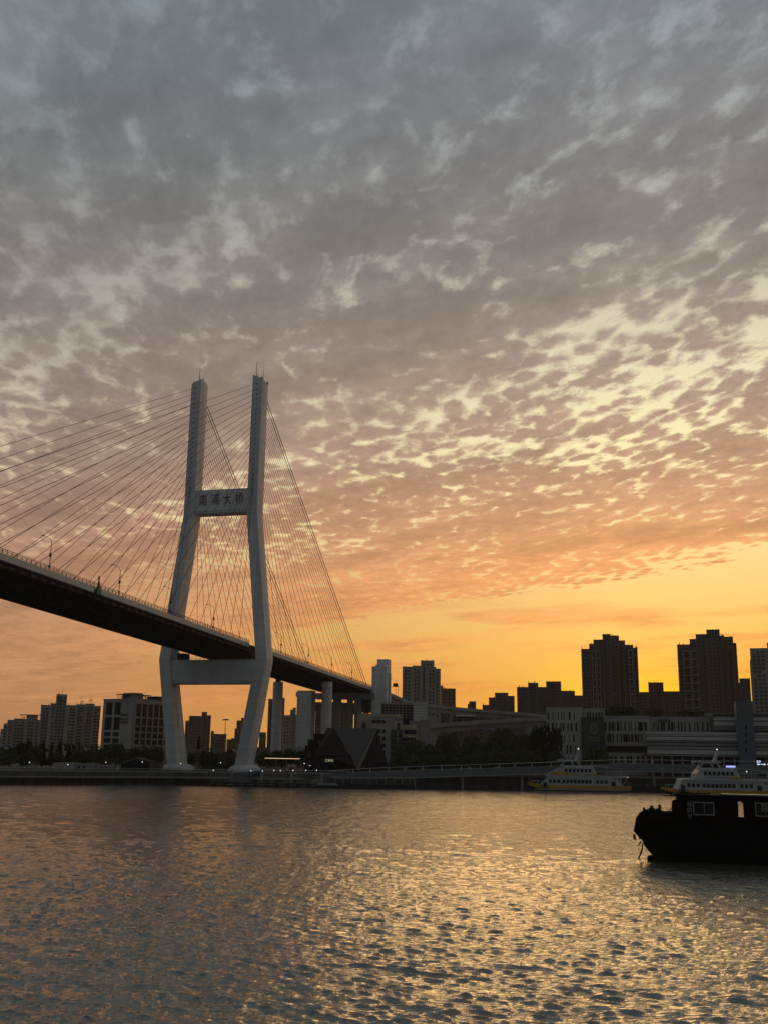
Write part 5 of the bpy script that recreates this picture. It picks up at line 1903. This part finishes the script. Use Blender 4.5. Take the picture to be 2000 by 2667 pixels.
for u in uu_:
    k = max(i for i in range(len(path)) if path[i][0] <= u)
    t_ = (u - path[k][0]) / (path[k + 1][0] - path[k][0])
    p = P3[k].lerp(P3[k + 1], t_)
    b = MB()
    b.loft([[(p.x - .17, p.y + .02, p.z - 1.35), (p.x + .17, p.y + .02, p.z - 1.35), (p.x + .17, p.y + .2, p.z - 1.35), (p.x - .17, p.y + .2, p.z - 1.35)],
            [(p.x - .1, p.y + .0, p.z + .05), (p.x + .1, p.y + .0, p.z + .05), (p.x + .1, p.y + .14, p.z + .05), (p.x - .1, p.y + .14, p.z + .05)]])
    b.build('rail_post', M['railp'], wk_)
for u in (1080, 1205, 1360, 1704, 1860):
    k = max(i for i in range(len(path)) if path[i][0] <= u)
    t_ = (u - path[k][0]) / (path[k + 1][0] - path[k][0])
    p = P3[k].lerp(P3[k + 1], t_)
    b = MB()
    b.box(p.x - .35, p.x + .35, p.y + 1.2, p.y + 2.2, -GZ - 1, p.z - fd[k] - ht[k] + .1)
    b.build('column', M['conc'], wk_)

bc = thing('blue_canopy', 'small blue pitched canopy at the right edge behind the ferries', 'canopy', at(1996, 2040, 338))
b = MB()
b.loft([[(-4.2, -1, 0), (5, -1, 0), (5, 3, 0), (-4.2, 3, 0)], [(.6, .9, 1.7), (3, .9, 1.7), (3, 1.1, 1.7), (.6, 1.1, 1.7)]])
b.build('roof', M['bluec'], bc)
for x in (-3.6, 4.2):
    b = MB()
    b.box(x - .1, x + .1, -.8, -.6, -5.0, 0)
    b.build('post', M['conc'], bc)
dk = thing('ferry_dock', 'low dark ferry dock behind the two ferries', 'dock', (xat(1640, 2040, 344), 353.5, 0))
b = MB()
b.bbox(-6, 36, 0, 4, -.4, 1.3, .1)
b.build('deck', M['boatd'], dk)
b = MB()
b.box(-6, 36, -.1, .1, 1.35, 1.75)
b.build('red_rail', M['rope'], dk)
for x in (-4, 2, 8, 14):
    b = MB()
    b.box(x - .08, x + .08, .1, .26, 1.3, 2.9)
    b.build('post', M['conc'], dk)

# ================================================================== ferries
def hull_ring(x, w, z0, z1, fl=.25):
    return [(x, -w + fl, z0), (x, -w, z0 + .45), (x, -w, z1), (x, w, z1), (x, w, z0 + .45), (x, w - fl, z0)]


def ferry(label, loc, rz, style):
    t = thing('ferry', label, 'ferry', loc, rz, 'white and yellow ferries moored at the dock')
    # hull from bow (-x) to stern (+x), 32.5 m
    sec = [(-16.4, .5, 1.0, 2.35), (-15.2, 1.6, .5, 2.2), (-12.5, 3.0, -.2, 1.9), (-9, 3.9, -.4, 1.72), (0, 4.1, -.4, 1.65), (12, 4.1, -.4, 1.65), (16.2, 3.9, -.3, 1.7)]
    b = MB()
    b.loft([hull_ring(x, w, z0, .58 + max(0, (z0 + .4) * .75), .25) for x, w, z0, z1 in sec])
    b.build('hull', M['boatd'], t)
    b = MB()
    b.loft([[(x, -w - .03, .60 + max(0, (z0 + .4) * .75)), (x, -w - .03, z1), (x, w + .03, z1), (x, w + .03, .60 + max(0, (z0 + .4) * .75))] for x, w, z0, z1 in sec])
    b.build('yellow_band', M['boaty'], t)
    b = MB()
    b.box(-14.2, 15.8, -4.3, -4.02, .28, .5)
    b.build('rubbing_strake', M['boatw'], t)
    # main saloon
    b = MB()
    fx = -11.6
    b.loft([[(fx - .9, -3.85, 1.7), (13.4, -3.85, 1.7), (13.4, 3.85, 1.7), (fx - .9, 3.85, 1.7)], [(fx + (1.6 if style == 1 else .5), -3.8, 4.2), (11.9, -3.8, 4.2), (11.9, 3.8, 4.2), (fx + (1.6 if style == 1 else .5), 3.8, 4.2)]])
    sal = b.build('saloon', M['boatw'], t)
    xs_ = [-9.2, -7.9, -6.6] + [-4.9 + 1.18 * k for k in range(8)] + [5.6, 6.95, 8.3]
    for x in xs_:
        o = link('window', pane_mesh(.86, 1.12, .04, M['glass'], 'window'), sal, (x, -3.87, 2.95))
    for x, w in ((-5.8, .08), (4.7, .08)):
        o = link('seam', pane_mesh(.06, 2.3, .02, M['boatd'], 'seam'), sal, (x, -3.86, 2.9))
    b = MB()
    b.box(9.9, 11.2, -3.95, -3.8, 1.1, 3.1)
    b.build('door', M['boatd'], sal)
    b = MB()
    b.box(-11.4, -10.3, -3.95, -3.8, 1.0, 3.0 if style == 2 else 2.5)
    b.build('door', M['boatd'], sal)
    # deck edge band
    b = MB()
    x0 = -10.6 if style == 1 else -11.4
    b.loft([[(x0, -4.05, 4.2), (14.6, -4.05, 4.2), (14.6, 4.05, 4.2), (x0, 4.05, 4.2)], [(x0 + .5, -4.1, 4.75), (15.2, -4.1, 4.75), (15.2, 4.1, 4.75), (x0 + .5, 4.1, 4.75)]])
    b.build('upper_deck', M['boatw'], t)
    # upper cabin
    b = MB()
    if style == 1:
        pr = [(-10.4, 4.76), (-9.6, 5.3), (-8.2, 6.2), (-6.4, 7.0), (-4.2, 7.55), (-2, 7.75), (4.4, 7.75), (5.9, 4.76)]
    else:
        pr = [(-7.2, 4.76), (-6.9, 6.2), (-5.6, 7.5), (-4.8, 7.75), (4.4, 7.75), (5.9, 4.76)]
    b.prism(pr, -3.5, 3.5)
    up = b.build('upper_cabin', M['boatw'], t)
    for k in range(7):
        x = -4.1 + 1.25 * k if style == 1 else -4.3 + 1.25 * k
        link('window', pane_mesh(.88, 1.1, .04, M['glass'], 'window'), up, (x, -3.52, 6.35))
    b = MB()
    if style == 1:
        pts = [(-9.9, 4.9), (-8.4, 5.95), (-6.0, 5.95), (-3.5, 5.6), (0, 5.05), (2, 4.9), (5.6, 5.25), (5.75, 4.9), (0, 4.79), (-6, 4.79)]
        b.prism([(-9.9, 4.85), (-8.5, 5.9), (-6.0, 5.9), (-2.0, 5.35), (.8, 4.85)], -3.56, -3.505)
        b.prism([(1.4, 4.85), (4.0, 5.35), (5.75, 5.35), (5.85, 4.85)], -3.56, -3.505)
    else:
        b.prism([(.8, 4.85), (3.6, 5.4), (5.6, 5.4), (5.86, 4.85)], -3.56, -3.505)
    b.build('yellow_flash', M['boaty'], up)
    b = MB()
    b.prism([(-5.5, 5.5) if style == 1 else (-5.5, 4.95), (-1, 5.28), (3.2, 5.12), (3.2, 5.2), (-1, 5.4)], -3.6, -3.565)
    b.build('dark_flash', M['boatd'], up)
    # wheelhouse
    b = MB()
    b.prism([(-6.0, 7.6), (-4.6, 9.25), (.0, 9.25), (.7, 7.6)] if style == 1 else [(-5.8, 7.6), (-4.9, 9.2), (-.2, 9.2), (.5, 7.6)], -2.2, 2.2)
    wh = b.build('wheelhouse', M['boatw'], t)
    b = MB()
    b.prism([(-5.2, 7.95), (-4.3, 9.0), (-2.6, 9.0), (-1.9, 7.95)], -2.25, -2.18)
    b.prism([(-1.5, 7.95), (-1.9, 9.0), (-.7, 9.0), (-.1, 7.95)], -2.25, -2.18)
    b.build('wheelhouse_window', M['glass'], wh)
    b = MB()
    b.loft([[(-7.0, -2.7, 9.3), (.6, -2.7, 9.3), (.6, 2.7, 9.3), (-7.0, 2.7, 9.3)], [(-6.9, -2.6, 9.65), (.4, -2.6, 9.65), (.4, 2.6, 9.65), (-6.9, 2.6, 9.65)]])
    b.build('wheelhouse_roof', M['boatw'], t)
    b = MB()
    b.prism([(-1.6, 9.6), (-.2, 9.6), (.2, 12.2), (-.1, 12.2), (-.9, 10.6)], -.4, .4)
    b.box(-.95, .9, -.12, .12, 11.5, 11.65)
    b.tube([(.08, 0, 12.2), (.1, 0, 13.0)], .07, 5)
    ms = b.build('mast', M['boatw'], t)
    b = MB()
    b.ball((.1, -.1, 13.15), .2, 8, 5)
    b.build('masthead_light', M['lampw'], ms, smooth=True)
    for x in (-6.5, -5.1, -3.4):
        b = MB()
        b.tube([(x, -1.5, 9.6), (x, -1.5, 10.05)], [.1, .22], 6)
        b.build('searchlight', M['boatw'], t)
    # aft canopy on the upper deck, rails, stern gear
    b = MB()
    b.loft([[(3.9, -3.6, 7.75), (5.5, -3.6, 7.78), (5.5, 3.6, 7.78), (3.9, 3.6, 7.75)], [(3.9, -3.6, 7.95), (5.5, -3.6, 7.95), (5.5, 3.6, 7.95), (3.9, 3.6, 7.95)]])
    b.loft([[(5.5, -3.6, 7.78), (9.5, -3.6, 7.45), (9.5, 3.6, 7.45), (5.5, 3.6, 7.78)], [(5.5, -3.6, 7.9), (9.5, -3.6, 7.58), (9.5, 3.6, 7.58), (5.5, 3.6, 7.9)]])
    b.loft([[(9.5, -3.6, 7.45), (13.4, -3.6, 7.0), (13.4, 3.6, 7.0), (9.5, 3.6, 7.45)], [(9.5, -3.6, 7.58), (13.4, -3.6, 7.1), (13.4, 3.6, 7.1), (9.5, 3.6, 7.58)]])
    b.build('aft_canopy', M['boatw'], t)
    for x in (8.6, 13.0):
        b = MB()
        b.tube([(x, -3.5, 4.75), (x, -3.5, 7.4)], .08, 5)
        b.build('canopy_post', M['boatw'], t)
    b = MB()
    for x in np.arange(6.4, 15.0, 1.05):
        b.box(x - .03, x + .03, -4.0, -3.94, 4.75, 5.8)
    b.box(6.4, 15.0, -4.0, -3.94, 5.75, 5.82)
    b.box(6.4, 15.0, -4.0, -3.94, 5.25, 5.3)
    b.build('deck_rail', M['railp'], t)
    b = MB()
    b.tube([(13.4, -3.3, 1.7), (14.9, -3.3, 4.2)], .1, 5)
    b.tube([(15.4, -3.3, 1.7), (13.8, -3.3, 3.4), (15.6, -3.3, 3.0)], .07, 5)
    b.box(12.6, 13.2, -3.4, -2, 1.7, 4.2)
    b.build('stern_gear', M['boatw'], t)
    b = MB()
    b.tube([(-15.4, -1.5, 2.2), (-15.2, -1.5, 3.0), (-11.9, -3.4, 2.9)], .06, 4)
    b.tube([(-14.6, -1.9, 2.1), (-14.6, -1.9, 2.9)], .06, 4)
    b.tube([(-13.2, -2.7, 1.9), (-13.2, -2.7, 2.9)], .06, 4)
    b.build('bow_rail', M['railp'], t)
    if style == 2:
        b = MB()
        b.box(1.6, 4.2, -3.7, -3.55, 8.1, 8.6)
        b.build('lit_name_screen', M['screenb'], t)
        b = MB()
        b.ball((7.3, -3.6, 7.0), .17, 8, 5)
        b.build('deck_light', M['lamp'], t, smooth=True)
        b = MB()
        for a in (0, .9):
            b.tube([(13.6 + a, -3.4, 4.8), (13.9 + a, -3.4, 6.4), (14.6 + a, -3.4, 7.0), (15.3 + a, -3.4, 6.4), (15.5 + a, -3.4, 4.8)], .06, 5)
        b.build('davit', M['railp'], t)
    return t


fb = gp(1385, 2057, 0.0)
fs = gp(1636, 2064, 0.0)
mid = (fb + fs) / 2
ang = math.atan2(fs.y - fb.y, fs.x - fb.x)
ln = (fs - fb).length
f1 = ferry('left ferry, white with yellow band and long sloping curved front', (mid.x, mid.y, 0), R(-8), 1)
f1.scale = (ln / 31.5,) * 3
mid2 = at(1868, 2068, 318)
f2 = ferry('right ferry, upright-fronted, with a small blue lit screen on its cabin', (xat(1872, 2060, 322), 322, 0), R(-5), 2)
f2.scale = (1.04,) * 3
print('ferry1', ln, mid, math.degrees(ang))

# ================================================================== old barge in the foreground
BO = gp(1700, 2243, 0.0)
bg_ = thing('old_river_boat', 'black silhouetted river boat with cabin and hanging ropes in the right foreground', 'boat', (BO.x, BO.y, 0), R(-21))
BI = bg_.matrix_basis.inverted()
bc_, bs_ = math.cos(R(-21)), math.sin(R(-21))


def bl(u, v, yl=0.0):
    """boat-frame (x, z) of a photo point on the plane y = yl of the boat"""
    a = at(u, v, 100.0)
    d = Vector((a.x, 100.0, a.z - CAM_H))
    n = Vector((-bs_, bc_, 0))
    o = Vector((BO.x, BO.y, 0)) + n * yl
    k = (o - Vector((0, 0, CAM_H))).dot(n) / d.dot(n)
    p = Vector((0, 0, CAM_H)) + d * k
    l = BI @ p
    return (l.x, l.z)


# hull sections along local x: bow at left (-x)
gun = lambda x: np.interp(x, [-3, 0, 6, 16], [bl(1668, 2128)[1], bl(1700, 2131)[1], bl(1850, 2137)[1], bl(2000, 2143)[1]])
xb_ = bl(1657, 2168)[0]
b = MB()
rings = []
prof = [bl(1654, 2172), bl(1657, 2190), bl(1668, 2208), bl(1680, 2222), bl(1697, 2238)]
print('bow', xb_, prof, gun(0))
BWD = 5.6
secs = [(prof[0][0], prof[0][1] - .3, .25), (prof[1][0] + .25, prof[1][1], .6), (prof[2][0] + .2, prof[2][1], 1.1), (prof[3][0] + .2, prof[3][1], 1.5), (prof[4][0] + .1, prof[4][1], 1.9), (prof[4][0] + 1.5, -.5, 2.4), (8, -.8, 2.8), (18, -.8, 2.8), (24, -.6, 2.6)]
for x, zb, hw in secs:
    zt = float(gun(x))
    cy = BWD / 2
    rings.append([(x, cy - hw * .72, zb), (x, cy - hw * .95, zb + (zt - zb) * .35), (x, cy - hw, zt), (x, cy + hw, zt), (x, cy + hw * .95, zb + (zt - zb) * .35), (x, cy + hw * .72, zb)])
b.loft(rings)
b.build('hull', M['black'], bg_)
b = MB()
for (x0, z0), (x1, z1) in zip([bl(1673, 2129), bl(1780, 2134.5), bl(1900, 2139.5)], [bl(1780, 2134.5), bl(1900, 2139.5), bl(2040, 2145.5)]):
    b.loft([[(x0, -.12, z0 - .09), (x0, .1, z0 - .09), (x0, .1, z0 + .06), (x0, -.12, z0 + .06)], [(x1, -.12, z1 - .09), (x1, .1, z1 - .09), (x1, .1, z1 + .06), (x1, -.12, z1 + .06)]])
b.build('rubbing_rail', M['cabinb'], bg_)
# raised foredeck bulwark
b = MB()
pA, pB = bl(1672, 2119), bl(1765, 2118)
b.prism([(pA[0] - .6, float(gun(pA[0])) - .4), (pB[0] + 1, float(gun(pB[0])) - .1), (pB[0] + 1, pB[1]), (pA[0] + .6, pA[1] + .02), (pA[0] - .3, pA[1] - .35)], .0, .25)
b.prism([(pA[0] - .6, float(gun(pA[0])) - .4), (pB[0] + 1, float(gun(pB[0])) - .1), (pB[0] + 1, pB[1]), (pA[0] + .6, pA[1] + .02), (pA[0] - .3, pA[1] - .35)], BWD - .4, BWD - .15)
b.build('bulwark', M['black'], bg_)
b = MB()
zf = pA[1] - .35
b.box(pA[0], pB[0] + 1, .26, BWD - .41, zf - .3, zf)
b.build('foredeck', M['black'], bg_)
# bow bundle: old net / tarpaulin draped over the stem
b = MB()
rng = np.random.default_rng(3)
prs = [bl(1671, 2112), bl(1660, 2121), bl(1651, 2134), bl(1648, 2150), bl(1645, 2166), bl(1650, 2174), bl(1657, 2183), bl(1661, 2190)]
rings = []
for i, (x, z) in enumerate(prs):
    rings.append([(x + (0 if math.cos(t) < 0 else (.45 + .55 * math.cos(t))) + .05 * rng.normal(), BWD / 2 + 1.4 * math.sin(t) + .07 * rng.normal(), z + .04 * rng.normal()) for t in [math.pi - 1.5 + 3.0 * k / 7 for k in range(8)]] +
                 [(x + 1.6, BWD / 2 - 1.2, z + .1), (x + 1.6, BWD / 2 + 1.2, z + .1)])
b.loft(rings)
b.build('draped_bundle', M['black'], bg_)
for (pts, r) in (([(1651, 2172), (1652, 2182), (1655, 2189)], [.09, .17, .06]), ([(1653, 2186), (1651, 2198)], [.02, .015]), ([(1669, 2192), (1666, 2198), (1662, 2202)], [.09, .08, .04]),
                 ([(1674, 2195), (1673, 2208), (1669, 2222), (1664, 2234), (1661, 2243)], [.07, .07, .12, .08, .03]), ([(1663, 2203), (1663, 2222)], [.03, .02]), ([(1655, 2203), (1680, 2204)], [.03, .03]), ([(1684, 2214), (1680, 2222)], [.04, .02])):
    b = MB()
    P_ = [bl(u, v, 1.2) for u, v in pts]
    b.tube([(x, 1.2, z) for x, z in P_], r, 5)
    b.build('hanging_rope', M['rope'], bg_)
# fender block at the waterline
b = MB()
p0, p1 = bl(1685.5, 2229, -.2), bl(1704, 2245, -.2)
b.loft([[(p0[0], -.5, p1[1] - .4), (p1[0] + 2, -.5, p1[1] - .4), (p1[0] + 2, .4, p1[1] - .4), (p0[0], .4, p1[1] - .4)], [(p0[0], -.5, p0[1] - .1), (p1[0] + 2, -.5, p0[1] - .1), (p1[0] + 2, .4, p0[1] - .1), (p0[0], .4, p0[1] - .1)],
        [(p0[0] + .12, -.4, p0[1]), (p1[0] + 1.9, -.4, p0[1]), (p1[0] + 1.9, .3, p0[1]), (p0[0] + .12, .3, p0[1])]])
b.build('fender_block', M['black'], bg_)
# deck gear
def gear(pairs, w, name='bollard', n=8, mm='black'):
    b = MB()
    P_ = [bl(u, v, 1.0) for u, v in pairs]
    b.tube([(x, 1.0, z) for x, z in P_], w, n)
    return b.build(name, M[mm], bg_)


gear([(1677, 2120), (1677, 2104)], [.13, .12])
g1 = gear([(1697, 2122), (1697, 2113), (1697, 2108), (1697, 2104.5), (1697, 2104), (1697, 2099)], [.48, .46, .34, .24, .18, .18], 'capstan', 10)
g2 = gear([(1717.5, 2121), (1717.5, 2112), (1717.5, 2108), (1717.5, 2096.5)], [.22, .22, .14, .14], 'bollard')
b = MB()
pa, pb = bl(1709, 2107, 1.0), bl(1727, 2108, 1.0)
b.tube([(pa[0], 1.0, pa[1]), (pb[0], 1.0, pb[1])], [.05, .05], 5)
b.build('cross_bar', M['black'], g2)
b = MB()
pc = bl(1744, 2112, 1.0)
rg = random.Random(5)
for k in range(26):
    a = rg.uniform(0, 6.28)
    r_l = rg.uniform(.15, .45)
    b.tube([(pc[0] + rg.uniform(-.2, .2), 1.0, pc[1] - .3), (pc[0] + r_l * math.cos(a), 1.0 + r_l * math.sin(a), pc[1] + rg.uniform(-.1, .42))], [.02, .01], 3)
b.build('coiled_net', M['leaf_d'], bg_)
# cabin: walls with real openings on both sides
cabx0, cabx1 = bl(1761, 2100, .35)[0], 24.0
zc0 = float(gun(3)) - .3
ztop = lambda x: float(np.interp(x, [cabx0, bl(2000, 2077, .35)[0]], [bl(1764, 2078, .35)[1], bl(2000, 2080, .35)[1]]))
win = []
for (u0, u1, v0, v1) in ((1806, 1859, 2091, 2123), (1921, 1937, 2088, 2129), (1968, 2016, 2093, 2127)):
    a, c_ = bl(u0, v0, .35), bl(u1, v1, .35)
    win.append((a[0], c_[0], c_[1], a[1]))
zt0 = min(ztop(cabx0), ztop(12))
for side_y in (.35, BWD - .5):
    b = MB()
    if side_y > 1:
        win_ = win
        win = [win[0], (win[1][0] - .2, win[1][1] + 2.6, win[1][2] - .3, win[1][3]), (win[2][0] + 2.0, win[2][1] + 2.2, win[2][2], win[2][3])]
    xs_ = [cabx0] + [v_ for w_ in win for v_ in w_[:2]] + [cabx1]
    for i in range(0, len(xs_), 2):
        b.box(xs_[i], xs_[i + 1], side_y, side_y + .12, zc0, zt0)
    for (x0, x1, z0, z1) in win:
        b.box(x0, x1, side_y, side_y + .12, zc0, z0)
        b.box(x0, x1, side_y, side_y + .12, z1, zt0)
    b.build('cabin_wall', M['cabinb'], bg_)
win = win_
b = MB()
b.box(cabx0, cabx1, .36, BWD - .4, zt0 + .01, zt0 + .22)
b.build('cabin_ceiling', M['cabinb'], bg_)
b = MB()
b.box(cabx0 - .15, cabx1, .1, BWD - .1, zt0 + .23, zt0 + .36)
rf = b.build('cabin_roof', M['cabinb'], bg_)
b = MB()
xa = bl(1880, 2077, 1)[0]
b.box(xa, cabx1, .4, 1.6, zt0 + .37, zt0 + .5)
b.build('pale_roof_sheet', M['roofp'], rf)
for (u0, u1, vv, r) in ((1772, 1850, 2074.5, .06), (1790, 1842, 2072, .05), (1765, 1800, 2073.0, .09)):
    b = MB()
    p0, p1 = bl(u0, vv, 1.5), bl(u1, vv + .8, 1.5)
    b.tube([(p0[0], 1.5, zt0 + .36 + r), (p1[0], 1.5, zt0 + .38 + r)], r, 5)
    b.build('roof_pole', M['framew' if r < .055 else 'rope'], rf)
b = MB()
for k in range(30):
    x = cabx0 + rg.uniform(.1, 3.2)
    b.tube([(x, 1.2, zt0 + .3), (x + rg.uniform(-.3, .3), 1.2 + rg.uniform(-.4, .4), zt0 + rg.uniform(.45, .8))], [.03, .015], 3)
b.build('roof_plants', M['leaf_d'], rf)
# rounded front end and partitions
b = MB()
pr = [bl(1749, 2119, .3), bl(1749, 2090, .3), bl(1751, 2086, .3), bl(1755, 2084, .3), bl(1764, 2084, .3), bl(1766, 2119, .3)]
b.prism(pr, .3, BWD - .3)
b.build('cabin_front', M['cabinb'], bg_)
for x in (win[0][1] + 1.0, win[1][0] - .25):
    b = MB()
    b.box(x - .05, x + .05, .48, BWD - .51, zc0, zt0)
    b.build('partition', M['cabinb'], bg_)
for i, (x0, x1, z0, z1) in enumerate(win):
    b = MB()
    if i == 1:
        continue
    f = .085
    b.box(x0 - f, x1 + f, .28, .34, z1 - .02, z1 + f)
    b.box(x0 - f, x1 + f, .28, .34, z0 - f, z0 + .02)
    b.box(x0 - f, x0 + .02, .28, .34, z0 + .021, z1 - .021)
    b.box(x1 - .02, x1 + f, .28, .34, z0 + .021, z1 - .021)
    xm = x0 + (x1 - x0) * .54
    b.box(xm - .03, xm + .03, .28, .33, z0 + .021, z1 - .021)
    wf_ = b.build('window_frame', M['framew'], bg_)
    b = MB()
    b.box(x0 + .02, x1 - .02, .38, .40, z0 + .02, z1 - .02)
    b.build('pane', M['glass'], wf_)
    if i == 2:
        b = MB()
        for k in range(4):
            b.box(x0 + .55 + k * .16, x0 + .66 + k * .16, .33, .37, z0 + .45, z1 - .08)
        b.build('painted_reflection', mat('painted_green_reflection', (.25, .34, .2), .8, var=.3, scale=4), wf_)  # greenish reflection on the glass, painted as pale green strips
    back = MB()
    back.box(x0, x1, BWD - .36, BWD - .33, z0, z1)
    back.build('shutter', M['cabinb'], bg_)
# door rounded head
x0, x1, z0, z1 = win[1]
b = MB()
rr = .28
pts = [(x1, z1), (x1, z1 - rr)] + [(x1 - rr + rr * math.cos(a), z1 - rr + rr * math.sin(a)) for a in np.linspace(0.1, math.pi / 2, 6)]
b.prism(pts, .36, .46)
b.build('door_head', M['cabinb'], bg_)
# painted hull characters
for k, ch in enumerate('吴航贸'):
    p = bl(1795.5, 2096.5 + 16 * k, .3)
    me = glyphs(ch, .56, 'framew', .03)
    link('painted_character', me, bg_, (p[0], .32, p[1]))

# ================================================================== evening haze over the city
hb = MB()
hb.box(-2700, 2700, -300, 3010, -3.0, 200.0)
hz = bpy.data.materials.new('evening_haze')
hz.use_nodes = True
hz.node_tree.nodes.clear()
pv_ = hz.node_tree.nodes.new('ShaderNodeVolumePrincipled')
pv_.inputs['Color'].default_value = (0.85, 0.72, 0.60, 1)
pv_.inputs['Density'].default_value = 0.00011
ho_ = hz.node_tree.nodes.new('ShaderNodeOutputMaterial')
hz.node_tree.links.new(pv_.outputs[0], ho_.inputs['Volume'])
tag(hb.build('haze', hz), 'thin warm evening haze over river and city', kind='stuff')
